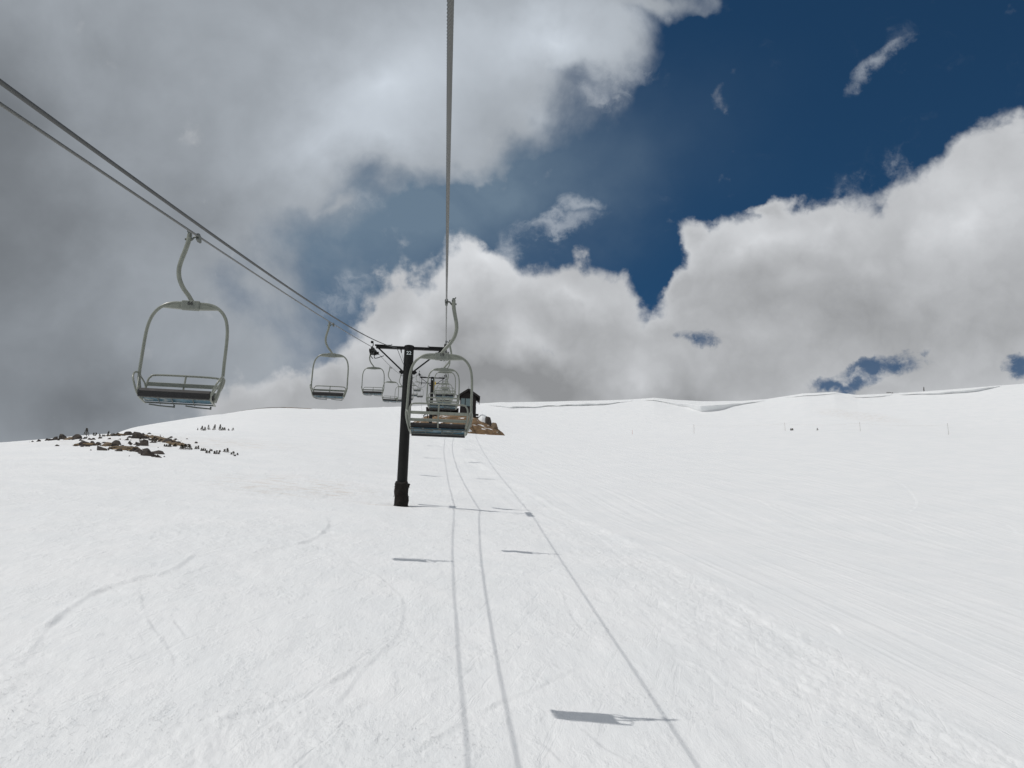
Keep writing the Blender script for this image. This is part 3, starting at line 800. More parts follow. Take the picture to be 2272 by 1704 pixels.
# ================= lift chair =================
def make_chair():
    root = thing('lift_chair', (0, 0, 0), 'x', 'ski lift chair')
    # everything hangs from the grip at the origin; +Y is the way the riders face, +X is away from the towers
    mb = MB(); mb.tube([(0, -.13, -.035), (0, -.05, -.002), (0, .05, -.002), (0, .13, -.035)], [.020, .034, .034, .020], 10)
    mb.box((.0, 0, -.045), (.05, .12, .06), bevel=.01)
    mb.tube([(.02, 0, -.01), (.06, 0, -.012), (.105, 0, -.07)], .016, 8)
    g = mb.build('grip', M_GRIP, root)
    mb = MB(); mb.box((.135, 0, .015), (.05, .07, .09), bevel=.008); mb.tube([(.085, 0, -.055), (.195, 0, -.055)], .018, 8); mb.tube([(.155, 0, .05), (.175, 0, .085)], .012, 6)
    mb.build('grip_bolt', M_GRIP, g)
    mb = MB()
    hp = spline([(.135, 0, .03), (.142, 0, -.10), (.168, 0, -.25), (.205, 0, -.42), (.218, 0, -.56), (.19, 0, -.71), (.115, 0, -.855), (.03, 0, -.96), (-.04, 0, -1.06)], 6)
    mb.tube(hp, [.038-.006*k/len(hp) for k in range(len(hp))], 12)
    mb.build('hanger', M_FRAME, root)
    cx = -.03
    mb = MB()
    half = [(.13, 0, -1.092), (.25, 0, -1.098), (.35, 0, -1.125), (.44, 0, -1.185), (.505, 0, -1.265), (.55, 0, -1.37), (.578, 0, -1.52), (.588, 0, -1.72), (.590, 0, -2.0), (.592, -.01, -2.20), (.575, -.02, -2.36), (.525, -.01, -2.55), (.50, .0, -2.595)]
    path = [(-x, y, z) for x, y, z in reversed(half)]+[(0, 0, -1.090)]+half
    mb.tube([(p[0]+cx, p[1], p[2]) for p in spline(path, 4)], .0245, 10)
    bail = mb.build('bail', M_FRAME, root)
    for s_ in (-1, 1):     # gusset plates that widen the top of the bail
        mb = MB(); mb.add([(cx+s_*x, yy, z) for yy in (-.022, .022) for x, z in ((.12, -1.09), (.40, -1.155), (.40, -1.175), (.12, -1.19))], [(0, 1, 2, 3), (7, 6, 5, 4), (0, 4, 5, 1), (1, 5, 6, 2), (2, 6, 7, 3), (3, 7, 4, 0)])
        mb.build('gusset', M_FRAME, bail)
    mb = MB(); mb.box((cx, 0, -1.125), (.265, .085, .135), bevel=.012)
    plate = mb.build('number_plate', M_PLATE, root)
    # backrest: bent tube, two slats, middle post
    mb = MB()
    bp_ = spline([(-.50, -.16, -2.55), (-.525, -.20, -2.40), (-.53, -.245, -2.25), (-.505, -.265, -2.18), (-.43, -.275, -2.142), (0, -.275, -2.135), (.43, -.275, -2.142), (.505, -.265, -2.18), (.53, -.245, -2.25), (.525, -.20, -2.40), (.50, -.16, -2.55)], 4)
    mb.tube([(p.x+cx, p.y, p.z) for p in bp_], .0155, 9)
    rest = mb.build('backrest', M_FRAME, root)
    for z_, y_, w_ in ((-2.298, -.245, 1.05), (-2.425, -.215, 1.04)):
        mb = MB(); mb.box((cx, y_+.022, z_), (w_, .012, .060), (R(-9), 0, 0), .004); mb.build('slat', M_FRAME, rest)
    mb = MB(); mb.tube([(cx, -.280, -2.135), (cx, -.252, -2.28), (cx, -.21, -2.45), (cx, -.17, -2.56)], .0145, 8); mb.build('middle_post', M_FRAME, rest)
    # seat: padded shell with a drooping front lip
    mb = MB()
    prof = [(-.165, -2.475), (-.175, -2.525), (-.14, -2.555), (.0, -2.552), (.17, -2.555), (.195, -2.58), (.21, -2.622), (.235, -2.622), (.243, -2.54), (.22, -2.495), (.16, -2.48), (.0, -2.495), (-.12, -2.50), (-.14, -2.465)]
    mb.sweep(prof, cx-.495, cx+.495)
    seat = mb.build('seat', M_PAD, root)
    mb = MB(); mb.box((cx, .01, -2.570), (.985, .33, .018), bevel=.005); mb.build('seat_pan', M_PAN, seat)
    mb = MB()
    for y_ in (-.165, .12): mb.tube([(cx-.50, y_, -2.595), (cx+.50, y_, -2.595)], .011, 6)
    for x_ in (-.24, .06, .25): mb.tube([(cx+x_, .18, -2.585), (cx+x_+.03, -.17, -2.61)], .007, 5)
    for x_ in (-.44, .08): mb.tube([(cx+x_, -.17, -2.645), (cx+x_+.2, -.175, -2.635), (cx+x_+.36, -.17, -2.62)], .010, 6); mb.box((cx+x_, -.17, -2.635), (.02, .025, .04))
    mb.build('seat_rail', M_GRIP, seat)
    # side frames: armrest loops from the bail round to the seat front
    for s_ in (-1, 1):
        mb = MB()
        lp = spline([(s_*.585, -.02, -2.20), (s_*.60, -.12, -2.22), (s_*.56, -.22, -2.29), (s_*.53, -.20, -2.38)], 5)
        mb.tube([(p.x+cx, p.y, p.z) for p in lp], .0125, 7)
        lp = spline([(s_*.605, .0, -2.20), (s_*.615, .12, -2.24), (s_*.60, .22, -2.33), (s_*.565, .255, -2.43), (s_*.52, .235, -2.55), (s_*.50, .12, -2.605), (s_*.50, -.16, -2.60)], 5)
        mb.tube([(p.x+cx, p.y, p.z) for p in lp], .0145, 8)
        mb.tube([(s_*.59+cx, -.01, -2.26), (s_*.515+cx, .22, -2.57)], .011, 6)
        mb.build('armrest', M_FRAME, root)
    return root, plate
ORD = ['nearest', 'second', 'third', 'fourth', 'fifth', 'sixth', 'seventh', 'eighth', 'ninth', 'tenth', 'eleventh']
proto, _ = make_chair()
def put_number(chair, txt, face):
    pl = [c for c in chair.children if c.name.startswith('number_plate')][0]
    t = text_mesh(txt, .085, M_BLACKTXT, 'number', pl)
    t.location = (-.03, -.0455, -1.105) if face < 0 else (-.03, .0455, -1.105)
    if face > 0: t.rotation_euler = (0, 0, math.pi)
    return t
first = True
rnd = random.Random(3)
UPL = ['empty pale green double chair hanging straight ahead, seen from behind, number plate on top',
 'climbing chair framed inside the hoop of the nearest one, just before the numbered tower',
 'third climbing chair ahead, small, right behind the numbered tower',
 'fourth climbing chair ahead, its dark seat strip above the brown mound']
DNL = ['empty double chair with black seat at the far left, plate 66, largest descending chair',
 'descending chair with blue seat underside midway between the far left chair and the tower',
 'descending chair hanging under the left rope wheels, beside the dark tower pole',
 'descending chair half hidden behind the dark tower pole']
for k in range(10):
    y = 18.05*(k+1)
    c_ = proto if first else copy_tree(proto); first = False
    c_.location = (x_up(y), y, z_up(y)); c_.rotation_euler = (R(rnd.uniform(-1.5, 1.5)), R(.6 if k == 0 else rnd.uniform(-1, 1)), R([-1.5, 0][k > 0]+rnd.uniform(-.5, .5)))
    c_['label'] = UPL[k] if k < 4 else ORD[k]+' climbing chair from the front, tiny, in the row up to the far tower'
    c_['group'] = 'chairs hanging from the lift'
for k in range(9):
    y = 14.25+18.4*k if k < 2 else 52.7+19.6*(k-2)
    c_ = copy_tree(proto)
    c_.location = (x_down(y), y, z_down(y)); c_.rotation_euler = (R(rnd.uniform(-1.5, 1.5)), R(-.8 if k == 0 else rnd.uniform(-1, 1)), math.pi+R(rnd.uniform(-.6, .6)))
    c_['label'] = DNL[k] if k < 4 else ORD[k]+' descending chair from the front, tiny, in the row left of the far tower'
    c_['group'] = 'chairs hanging from the lift'
    if k == 0: put_number(c_, '66', 1)
put_number(proto, '19', -1)

# ================= lift towers =================
def make_tower(loc, H, label, number, pole_r, sleeve, extra):
    """origin on the snow at the foot of the pole; H = height of the crossarm"""
    X, Y, Z = loc; root = thing('lift_tower', loc, label, 'lift tower', 'towers of the chairlift')
    xl, xr = x_down(Y)-X, x_up(Y)-X
    mb = MB(); n = 14
    mb.tube([(0, 0, -.8+(H+.9)*k/n) for k in range(n+1)], [pole_r*(1.06-.08*k/n) for k in range(n+1)], 32)
    mb.tube([(0, 0, H+.075), (0, 0, H+.11)], pole_r*1.02, 32)
    pole = mb.build('pole', M_TOWER, root)
    mb = MB()
    mb.box(((xl+xr)/2, 0, H), (xr-xl-.30, .16, .15), (0, R(.0), 0), .012)
    for s_ in (-1, 1):
        mb.box(((xl+xr)/2+s_*(xr-xl)*.37, 0, H+.095), ((xr-xl)*.22, .22, .04), bevel=.006)
        mb.tube([((xl+xr)/2+s_*(xr-xl)*.25, 0, H+.10), ((xl+xr)/2+s_*(xr-xl)*.25, 0, H+.19)], .02, 6)
        mb.tube([((xl+xr)/2+s_*(xr-xl)*.27, 0, H+.10), ((xl+xr)/2+s_*(xr-xl)*.27, .05, H+.15)], .035, 6)
    mb.build('crossarm', M_TOWER, root)
    for s_ in (-1, 1):
        mb = MB(); e = (xl+.28 if s_ < 0 else xr-.28)
        mb.box(((e+s_*pole_r)/2, 0, H-.70), (math.hypot(abs(e)-pole_r, 1.28), .06, .075), (0, math.atan2(-s_*(1.28), abs(e)-pole_r), 0), .006)
        mb.box((s_*(pole_r+.08), 0, H-1.36), (.22, .10, .20), (0, s_*R(-38), 0), .01)
        mb.build('brace', M_TOWER, root)
    # rope wheels
    th = math.atan((z_up(Y+2)-z_up(Y-2))/4)
    Rm = Euler((th, 0, 0)).to_matrix()
    for s_, xe, rz in ((-1, xl, z_down(Y)-Z), (1, xr, z_up(Y)-Z)):
        def L(p): return Rm @ Vector(p) + Vector((xe, 0, rz))
        mb = MB()
        for side in (-.085, .085): mb.box(L((side, 0, -.24)), (.022, 2.5, .26), Rm, .004)
        for yy in (-.75, .75):
            for side in (-.115, .115): mb.box(L((side, yy, -.20)), (.02, .9, .16), Rm, .004)
        mb.box(L((-s_*.16, 0, -.30)), (.30, .12, .16), Rm, .01)
        mb.tube([L((-.14, 0, -.36)), L((.14, 0, -.36))], .05, 10)
        fr = mb.build('sheave_frame', M_TOWER, root)
        for yy in (-1.1, -.38, .38, 1.1):
            w = MB(); ctr = Vector((0, yy, -.205))
            w.tube([L(ctr+Vector((-.035, 0, 0))), L(ctr+Vector((.035, 0, 0)))], .185, 24)
            w.build('sheave_wheel', M_RUBBER, fr)
            w = MB(); w.tube([L(ctr+Vector((-.055, 0, 0))), L(ctr+Vector((.055, 0, 0)))], .05, 10); w.build('wheel_hub', M_GALV, fr)
        mb = MB()   # rope catcher above, guide rods below
        mb.tube([L((0, -1.3, -.45)), L((s_*.02, -1.42, -.25)), L((-s_*.10, -1.46, .05)), L((-s_*.09, -1.40, .24)), L((s_*.01, -1.36, .27))], .026, 6)
        mb.box(L((-s_*.03, -1.38, .22)), (.13, .05, .13), Rm, .01)
        mb.tube(spline([L((s_*.02, -1.3, -.32)), L((s_*.03, -1.35, -.46)), L((-s_*.04, -1.35, -.58)), L((-s_*.10, -1.3, -.64))], 4), .022, 6)
        mb.tube(spline([L((-s_*.16, -1.2, -.20)), L((-s_*.17, -1.3, -.50)), L((-s_*.24, -1.3, -.62)), L((-s_*.62, -.7, -.45))], 4), .022, 6)
        mb.build('rope_guide', M_TOWER, root)
    if sleeve:
        mb = MB(); nz, ns = 12, 36; vs = []
        rg = random.Random(5)
        ph = [rg.uniform(0, 6) for _ in range(6)]
        for a in range(nz+1):
            for k in range(ns):
                an = 2*math.pi*k/ns; t = a/nz
                r_ = pole_r+.10+.020*math.sin(3*an+t*9+ph[0])+.018*math.sin(5*an-t*17+ph[1])+.05*max(0, t-.88)/.12*abs(math.sin(2*an+.6))+.05*max(0, .12-t)/.12
                z_ = -.5+1.82*t+(.05*math.sin(4*an+ph[2]) if a == nz else 0)
                vs.append((r_*math.cos(an), r_*math.sin(an), z_))
        fs = [(a*ns+k, a*ns+(k+1) % ns, (a+1)*ns+(k+1) % ns, (a+1)*ns+k) for a in range(nz) for k in range(ns)]
        o_ = len(vs); vs += [(pole_r*math.cos(2*math.pi*k/ns), pole_r*math.sin(2*math.pi*k/ns), 1.24) for k in range(ns)]
        fs += [(nz*ns+k, nz*ns+(k+1) % ns, o_+(k+1) % ns, o_+k) for k in range(ns)]
        mb.add(vs, fs, True); pad = mb.build('padding', M_SLEEVE, root)
        for z_ in (.12, .62, 1.12):
            b_ = MB(); b_.tube([((pole_r+.135)*math.cos(2*math.pi*k/40), (pole_r+.135)*math.sin(2*math.pi*k/40), z_) for k in range(40)], .008, 6, closed=True); b_.build('strap', M_SLEEVE, pad)
    if number:
        t = text_mesh(number, .27, M_WHITE, 'number', root, wrap_r=pole_r*1.0+.004)
        t.location = (.0, 0, H-.36); t.rotation_euler = (0, 0, R(2))
    # cable saddle for the communication line
    mb = MB(); xc = x_comm(Y)-X
    mb.tube([(xc, 0, H+.06), (xc, 0, z_comm(Y)-Z-.01)], .02, 6); mb.tube([(xc, -.10, z_comm(Y)-Z-.03), (xc, .10, z_comm(Y)-Z+.03)], .03, 8)
    if number:
        mb.tube([(xc+.22, -.05, H-.06), (xc+.26, -.05, H-.30)], [.05, .02], 8); mb.tube(spline([(xc+.26, -.05, H-.30), (xc+.40, -.2, H-.75), (-pole_r*.7, -.2, H-1.3)], 5), .006, 5)
    mb.build('cable_saddle', M_TOWER, root)
    if extra:
        mb = MB(); mb.box((pole_r+.16, -.1, H-.95), (.34, .05, .55), bevel=.01); mb.box((pole_r+.05, -.1, H-1.75), (.12, .05, .95), bevel=.01); mb.build('warning_board', M_YELLOW, root)
        mb = MB(); mb.box(((xl+xr)/2, .0, H-.95), (xr-xl-.5, .12, .10), bevel=.01)
        for s_ in (-1, 1):
            e = (xl+.45 if s_ < 0 else xr-.45); mb.box((e, 0, H-.5), (.09, .09, .9), bevel=.01); mb.tube([(e, -.1, H-1.0), (e+s_*.05, -.1, H-1.35)], .06, 8)
        mb.build('hold_down_arm', M_TOWER, root)
        mb = MB(); mb.box((0, -pole_r-.012, H-.38), (.16, .02, .16), bevel=.004); mb.build('pale_plate', M_WHITE, root)
    return root
zb = gh(-2.2, 51.6)
make_tower((-2.21, 52, zb), 17.72-zb, 'tall dark steel tower numbered 22 with padded foot, standing on the open snow', '22', .262, True, False)
z2 = gh(-2.75, 162)
make_tower((-2.75, 162, z2), 50.15-z2, 'smaller far tower with yellow board, standing on the brown mound', None, .27, False, True)

# ================= top station =================
def bump_patch(name, cx, cy, rx, ry, ang, H, mat, label, kind, seed, lift=.02, n=46, rag=.35, power=1.0, cat=None, group=None):
    """a low irregular mound of soil or grass draped on the snow"""
    mb = MB(); vs = []; ca, sa = math.cos(ang), math.sin(ang); idx = {}
    g = np.linspace(-1.15, 1.15, n)
    U, V = np.meshgrid(g, g); u, v = U.ravel(), V.ravel()
    X = cx+u*rx*ca-v*ry*sa; Y = cy+u*rx*sa+v*ry*ca
    rad = np.hypot(u, v)*(1+rag*fbm(u*2.2+seed, v*2.2, seed, 4, .6))
    h = np.where(rad < 1, (1-np.clip(rad, 0, 1)**2)**power, 0)
    Z = full_height(X, Y)+H*h+lift*np.minimum(1, h*8)-.06*(h <= 0)+.12*min(H, .6)*fbm(X*1.7, Y*1.7, seed+4)*(h > .02)
    keep = {}
    vs = list(zip(X, Y, Z)); fs = []
    for a in range(n-1):
        for b in range(n-1):
            q = (a*n+b, a*n+b+1, (a+1)*n+b+1, (a+1)*n+b)
            if max(h[k] for k in q) > 0: fs.append(q)
    used = sorted({k for f in fs for k in f}); rm = {k: i_ for i_, k in enumerate(used)}
    mb.add([vs[k] for k in used], [tuple(rm[k] for k in f) for f in fs], True)
    o = mb.build(name, mat); return tag(o, label, cat, group, kind)
# earth with snow lying in it
def earth_material():
    m = bpy.data.materials.new('bare_earth'); m.use_nodes = True
    N = NB(m.node_tree); b = m.node_tree.nodes['Principled BSDF']
    pos = N.new('ShaderNodeNewGeometry').outputs['Position']
    n = N.noise(pos, 1.1, 7, .65)
    c = N.mix(N.mapr(n, .35, .65), (.115, .068, .034, 1), (.21, .132, .064, 1))
    c = N.mix(N.mapr(N.noise(pos, 2.7, 6, .7), .55, .70), c, (.09, .07, .045, 1))
    s = N.noise(N.vmath('MULTIPLY', pos, (.5, .8, 2.2)), .9, 6, .6)
    c = N.mix(N.mapr(s, .585, .61), c, (.80, .80, .81, 1))
    N.put(b.inputs['Base Color'], c); b.inputs['Roughness'].default_value = .9
    bp = N.new('ShaderNodeBump'); bp.inputs['Strength'].default_value = .8; bp.inputs['Distance'].default_value = .12
    N.put(bp.inputs['Height'], N.noise(pos, 3.5, 5, .7)); N.l.new(bp.outputs[0], b.inputs['Normal'])
    return m
M_EARTH = earth_material()
bump_patch('earth_mound', 1.2, 170.5, 8.7, 9.2, 0, 3.6, M_EARTH, 'brown bare-earth mound with snow patches under the hut', 'structure', 3, n=70, rag=.18, power=.8)
bump_patch('snow_bank', 6.1, 168.2, 1.8, 1.8, -.3, 3.5, M_SNOW, 'grey snow bank on the right shoulder of the mound', 'structure', 9, n=30, rag=.2, power=.8)
HX, HY = 3.5, 169.3
def hz0(): return 44.9
hut = thing('lift_hut', (HX, HY, 44.9), 'dark wooden hut with gabled roof and windows on top of the brown mound', 'hut')
def hb(c, s, name, mat, par=hut, rot=None, bev=.02):
    m = MB(); m.box(c, s, rot, bev); return m.build(name, mat, par)
# walls with a real window band: lower wall, corner posts, wall above the windows
m = MB(); m.box((0, 0, .9), (2.76, 2.6, 2.6), bevel=.02)
m.box((1.0, -.02, 2.95), (.72, 2.56, 1.5), bevel=.02); m.box((-.0, 1.05, 2.95), (1.3, .45, 1.5), bevel=.02); m.box((0, 0, 3.87), (2.76, 2.6, .36), bevel=.02)
m.add([(-1.38, yy, 4.05) for yy in (-1.3, 1.3)]+[(1.38, yy, 4.05) for yy in (-1.3, 1.3)]+[(0, yy, 5.05) for yy in (-1.3, 1.3)], [(0, 2, 4), (3, 1, 5), (0, 4, 5, 1), (2, 3, 5, 4), (0, 1, 3, 2)])
wall = m.build('wall', M_WOOD, hut)
for x_ in (-1.31, -.52, .58):
    hb((x_, -1.22, 2.95), (.14, .14, 1.52), 'window_post', M_WOOD)
for x0, w in ((-.915, .62), (.03, .92)):
    m = MB(); m.box((x0, -1.24, 2.95), (w+.04, .03, 1.46)); f = m.build('window', M_GLASS, hut)
    m = MB()
    for dz in (-.72, .72): m.box((x0, -1.27, 2.95+dz), (w+.02, .05, .07))
    m.build('frame', M_WOOD, f)
m = MB(); m.box((-1.36, -.1, 2.95), (.03, 2.1, 1.46)); m.build('window', M_GLASS, hut)
m = MB()
for s_ in (-1, 1):
    L_ = math.hypot(1.95, 1.36); m.box((s_*.97, -.15, 4.52), (L_, 3.5, .13), (0, s_*math.atan2(1.36, 1.95), 0), .01)
roof = m.build('roof', M_ROOF, hut)
m = MB()
for s_ in (-1, 1): m.box((s_*.97, -1.93, 4.44), (math.hypot(1.95, 1.36), .06, .34), (0, s_*math.atan2(1.36, 1.95), 0), .01)
m.box((1.98, -.15, 3.66), (.06, 3.5, .55), bevel=.01)
m.build('fascia', M_WOOD, roof)
m = MB(); m.tube([(.0, 0, 5.1), (.0, 0, 6.25)], .02, 6); m.tube([(-.16, 0, 6.1), (.16, 0, 6.1)], .015, 6); m.build('antenna', M_GALV, roof)
m = MB()
for x_, z_ in ((1.30, -.2), (1.62, -.3), (-1.2, 0)): m.box((x_, -1.34, z_-.2), (.2, .12, 1.9), (0, R(8 if x_ > 1.5 else 0), 0), .01)
m.box((1.60, -.6, .95), (.5, .9, .12), bevel=.01)
m.build('support_post', M_WOOD, hut)
deck = thing('unloading_ramp', (-.9, 167.4, 46.3), 'dark timber unloading ramp running left from the hut above the earth', 'ramp')
m = MB(); m.box((0, .5, 0), (5.6, 2.2, .20), bevel=.02); m.build('platform', M_WOOD, deck)
for x_ in (-2.5, -1.2, .1, 1.4, 2.6):
    m = MB(); m.box((x_, -.3, -.9), (.14, .14, 1.7), bevel=.01); m.build('leg', M_WOOD, deck)
m = MB(); m.tube(spline([(-.5, 0, 0), (-.2, .02, .05), (.1, 0, .07), (.45, .03, .02)], 4), [.06]*3+[.12]*6+[.09]*4, 8)
o = m.build('orange_pad', M_ORANGE, None, (1.55, 165.85, 46.52)); tag(o, 'small orange-red roll lying on the dark ramp beside the hut', 'padding')
# return wheel of the lift
bw = thing('bullwheel', (-2.7, 207.5, gh(-2.7, 207.5)), 'dark horizontal return wheel where the rope turns back behind the far tower', 'lift wheel')
zz = z_up(206)-gh(-2.7, 207.5)
m = MB(); m.tube([(0, 0, -1), (0, 0, zz+.6)], .3, 16); m.build('post', M_TOWER, bw)
m = MB(); rad = (x_up(206)-x_down(206))/2
m.tube([(rad*math.cos(2*math.pi*k/48), -1.5+rad*math.sin(2*math.pi*k/48), zz) for k in range(48)], .09, 8, closed=True)
for k in range(6): m.tube([(0, -1.5, zz), (rad*math.cos(k*math.pi/3), -1.5+rad*math.sin(k*math.pi/3), zz)], .05, 6)
m.box((0, -.6, zz+.35), (.5, 2.6, .4), bevel=.03)
m.build('wheel', M_TOWER, bw)

# ================= rocks =================
def rock(x, y, w, h, mat, label, seed, group='rocks on the left knoll', name='rock', dz=0.0):
    import bmesh
    rg = random.Random(seed); base = gh(x, y)-.05+dz; bm = bmesh.new()
    ax = rg.uniform(-.25, .25); n_ = rg.randint(11, 16)
    for q in range(n_):
        th = 2*math.pi*(q+rg.uniform(-.4, .4))/n_; lv = rg.choice((0, 0, .35, .6, .8)); rr_ = (1-lv*.45)*rg.uniform(.68, 1.08)
        bm.verts.new((w*.70*rr_*math.cos(th)+ax*w*lv*.5, w*.46*rr_*math.sin(th), h*(lv*1.05+rg.uniform(-.12, .12))-.1))
    for q in range(3): bm.verts.new((ax*w+rg.uniform(-.32, .32)*w, rg.uniform(-.2, .2)*w, h*rg.uniform(.78, 1.0)))
    bmesh.ops.convex_hull(bm, input=bm.verts[:]); bmesh.ops.delete(bm, geom=[v for v in bm.verts if not v.link_faces], context='VERTS')
    bmesh.ops.bevel(bm, geom=bm.edges[:]+bm.verts[:], offset=.05*min(w, h), segments=1, affect='EDGES')
    bmesh.ops.triangulate(bm, faces=bm.faces[:]); bmesh.ops.subdivide_edges(bm, edges=bm.edges[:], cuts=2, use_grid_fill=True)
    import mathutils
    for v in bm.verts: v.co += v.co.normalized()*.10*min(w, h)*mathutils.noise.noise(v.co*(3.0/max(w, .3))+Vector((seed, 0, 0)))
    bm.verts.index_update(); m = MB(); m.add([v.co.copy() for v in bm.verts], [tuple(v.index for v in f.verts) for f in bm.faces]); bm.free()
    o = m.build(name, mat, None, (x, y, base)); o.rotation_euler = (0, 0, rg.uniform(-.3, .3))
    return tag(o, label, 'rock', group)
RL = ['small dark rock at the far left end of the knoll rocks', 'wide dark rock second from the left on the knoll skyline', 'dark peaked rock left of the tall dry shrub', 'low brownish rock slab between the two left skyline rocks',
 'flat-topped dark rock in the second row, left end', 'rounded rock next to the flat-topped one in the second row', 'brown rock leaning on the big rounded boulder', 'big rounded boulder left of the grass patch', 'dark rock lowest at the left, below the boulder',
 'tiny rock alone between the two left rows', 'pointed dark rock highest on the knoll', 'low rock just right of the highest pointed one', 'large blocky rock on the knoll top', 'small round rock alone below the highest rock', 'small round rock at the upper edge of the grass patch',
 'pyramid-shaped dark rock below the large blocky one', 'dark angular rock lowest on the knoll, right of the grass patch', 'long low rock trailing right from the lowest angular rock', 'triangular rock on the brown strip at the right']
for i_, (x, y, w, h) in enumerate(ROCKS): rock(x, y, w, h, M_TAN if i_ in (3, 6) else M_ROCK, RL[i_], 20+i_)
rock(8.0, 166.2, 1.3, 2.0, M_TAN, 'tan boulder leaning at the right end of the brown mound', 71, 'boulders on the mound', dz=.5)
rock(7.1, 167.0, 1.3, 2.0, M_ROCK, 'dark boulder beside the tan one on the mound', 72, 'boulders on the mound', dz=1.3)
rock(8.7, 165.0, .9, 1.1, M_TAN, 'small tan rock at the very right foot of the mound', 74, 'boulders on the mound')
for i_, (cx, cy, rx, ry, an) in enumerate(PATCHES):
    bump_patch('grass_patch', cx, cy, rx*1.1, max(ry*.55, .35), an, .16, M_GRASS, ['patch of flattened brown grass among the knoll rocks', 'thin brown grass strip along the knoll skyline', 'brown grass strip running down right from the rocks', 'brown ground between the second-row rocks'][i_], 'stuff', 40+i_, rag=.6, n=34, power=.6)

# loose stones between the rocks, too many to count
rg = random.Random(9); mb = MB()
for q in range(340):
    cx, cy, rx, ry, an = PATCHES[rg.choice((0, 0, 1, 2, 2, 3))] if q % 3 else (*ROCKS[rg.randrange(len(ROCKS))][:2], 2.2, 1.4, 0)
    u, v = rg.gauss(0, .45), rg.gauss(0, .6); x = cx+u*rx*math.cos(an)-v*(ry+.5)*math.sin(an); y = cy+u*rx*math.sin(an)+v*(ry+.5)*math.cos(an)
    r_ = rg.uniform(.05, .26)*rg.random()**.4; z_ = gh(x, y)
    pts = [Vector((x+r_*1.6*math.cos(t+rg.uniform(-.3, .3))*rg.uniform(.7, 1.1), y+r_*math.sin(t)*rg.uniform(.7, 1.1), z_-.03)) for t in [k*math.pi/3 for k in range(6)]]
    tp = [Vector((x+r_*.7*math.cos(t)*rg.uniform(.5, 1.2), y+r_*.6*math.sin(t), z_+r_*rg.uniform(.5, 1.1))) for t in (0, 2.1, 4.2)]
    mb.add(pts+tp, [(0, 1, 7, 6), (1, 2, 7), (2, 3, 8, 7), (3, 4, 8), (4, 5, 6, 8), (5, 0, 6), (6, 7, 8)])
tag(mb.build('rubble', M_ROCK), 'loose dark stones scattered between the rocks of the left knoll', kind='stuff')

# ================= shrubs =================
def shrub(x, y, w, h, kind, label, seed, group):
    rg = random.Random(seed); root = thing('shrub', (x, y, gh(x, y)-.03), label, 'shrub', group)
    m = MB(); ns = max(1, min(4, int(round(w/h*1.6)))) if kind else (1 if h > w else 2)
    f = MB()
    for s_ in range(ns):
        bx = (s_-(ns-1)/2)/max(1, ns)*w*.85; hh = h*rg.uniform(.7, 1.0) if ns > 1 else h
        lean = rg.uniform(-.12, .12)*hh; by = rg.uniform(-.1, .1)*w
        m.tube([(bx, by, -.05), (bx+lean*.5, by, hh*.5), (bx+lean, by, hh*.97)], [.028, .02, .008], 5)
        ww = w/ns*.62
        for q in range(int(150 if h > .5 else 90)):
            t = rg.random()**.8; rr_ = ww*(1.05-t*.92)*math.sqrt(rg.random())*(1 if kind != 0 else .9)
            an = rg.uniform(0, 6.283); c_ = Vector((bx+lean*t+rr_*math.cos(an), by+rr_*math.sin(an), hh*(.04+.94*t)))
            d = Vector((math.cos(an), math.sin(an), rg.uniform(-.1, 1.3))).normalized(); e = d.orthogonal().normalized(); L_ = rg.uniform(.05, .12)*(.6+h)
            e = (e*math.cos(q)+d.cross(e)*math.sin(q))*L_*.26
            f.add([c_-e, c_+d*L_*.6, c_+e, c_-d*L_*.4], [(0, 1, 2, 3)])
    m.build('stem', M_STEM, root); f.build('foliage', M_SHRUB, root)
    return root
NTH = ['first', 'second', 'third', 'fourth', 'fifth', 'sixth', 'seventh', 'eighth', 'ninth', 'tenth', 'eleventh', 'twelfth', 'thirteenth', 'fourteenth', 'fifteenth', 'sixteenth']
ROW = {0: ('small dry shrub, %s from the left in the row on the knoll skyline', 'shrubs on the knoll skyline'), 1: ('stunted shrub, %s from the left in the row beside and right of the knoll rocks', 'shrubs trailing right of the knoll rocks'),
       2: ('dark stunted shrub, %s from the left in the row above the knoll', 'shrubs in the upper row')}
place = {}
for k in (0, 1, 2):
    ids = sorted([i_ for i_, q in enumerate(SHRUBS) if q[4] == k], key=lambda i_: math.atan2(SHRUBS[i_][0], SHRUBS[i_][1]))
    for n_, i_ in enumerate(ids): place[i_] = NTH[n_]
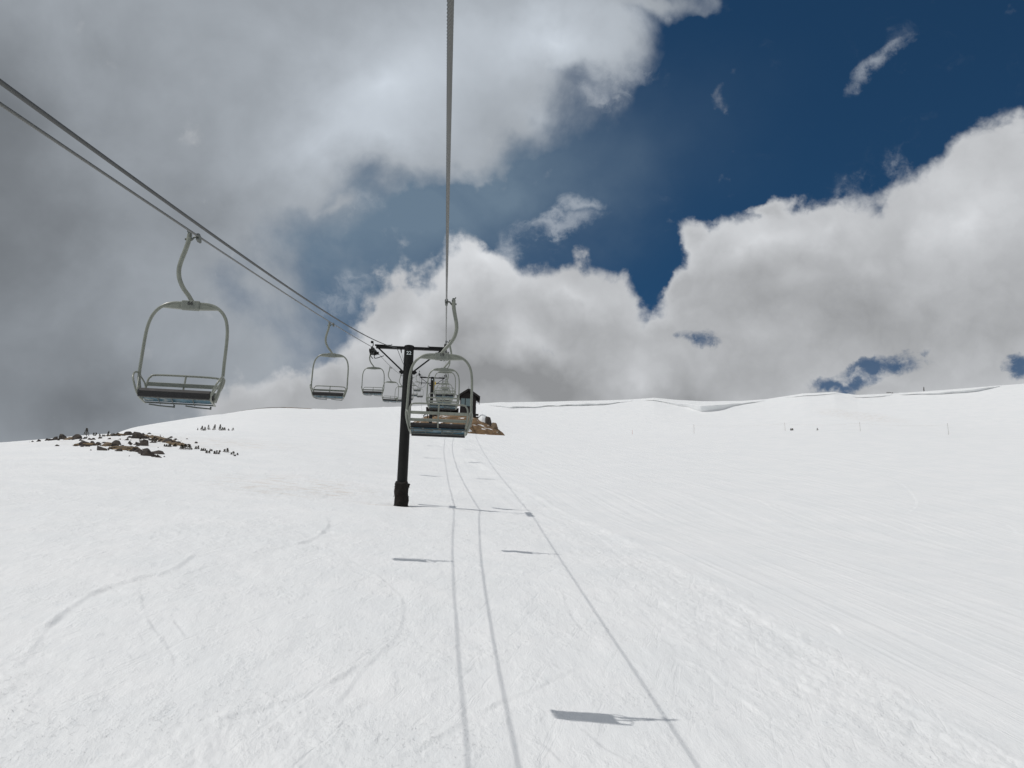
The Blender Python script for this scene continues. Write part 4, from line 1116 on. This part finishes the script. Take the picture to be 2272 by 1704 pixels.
for i_, (x, y, w, h, k) in enumerate(SHRUBS):
    if k < 3: lb = ROW[k][0] % place[i_]; gp = ROW[k][1]
    else: lb = ['small dark bush alone on the crest below the ridge, the left one', 'small dark bush alone on the crest below the ridge, the right one'][i_-(len(SHRUBS)-2)]; gp = 'bushes on the crest'
    if i_ == 0: lb = 'tallest dry shrub standing against the sky on the left knoll'
    if i_ == 7: lb = 'widest reddish-brown shrub where the row below the rocks begins'
    shrub(x, y, w*1.15, h*1.1, k, lb, 100+i_, gp)

# ================= boundary poles and cord on the crest =================
PL = ['thin pole farthest left on the crest line', 'thin pole just left of the two small bushes', 'thin pole right of the two small bushes, below the brown stain', 'slim reddish pole farthest right on the crest', 'short orange-brown stub on the crest near the mound']
tops = []
for i_, (x, y, h) in enumerate(POLES):
    z_ = gh(x, y); m = MB(); m.tube([(0, 0, -.3), (0, 0, h)], [.024, .018], 8)
    root = m.build('marker_pole', M_ORANGE if i_ == 4 else M_POLE, None, (x, y, z_)); tag(root, PL[i_], 'pole', 'poles along the crest')
    if i_ < 4: tops.append(Vector((x, y, z_+h*.85)))
m = MB(); tops.sort(key=lambda p: p.x)
pts = []
for a, b in zip(tops[:-1], tops[1:]):
    for k in range(10):
        t = k/10; p = a.lerp(b, t); p.z -= .25*4*t*(1-t); pts.append(p)
pts.append(tops[-1]); m.tube(pts, .006, 5)
tag(m.build('boundary_cord', M_CORD), 'thin cord strung between the crest poles', 'cord')
# scrub along the far left skyline and on the ridge
for (x, y, L_, an, lb) in ((-55.5, 286, 9, 0, 'dark scrub line on the far left hill skyline'), (-44.0, 283, 4.5, 0, 'brown scrub patch near the top of the far left hill')):
    bump_patch('scrub', x, y, L_, 1.0, an, .25, M_GRASS if L_ < 5 else M_SHRUB, lb, 'stuff', 60+int(L_), n=26, rag=.5)
for a_, w_, h_, lb in ((25.13, 3.0, .7, 'low dark scrub on the ridge skyline'), (26.87, .5, 1.6, 'single tiny upright stub on the ridge skyline')):
    x, y = 361*math.sin(R(a_)), 361*math.cos(R(a_)); o = shrub(x, y, w_, h_, 1, lb, int(a_*10), None)
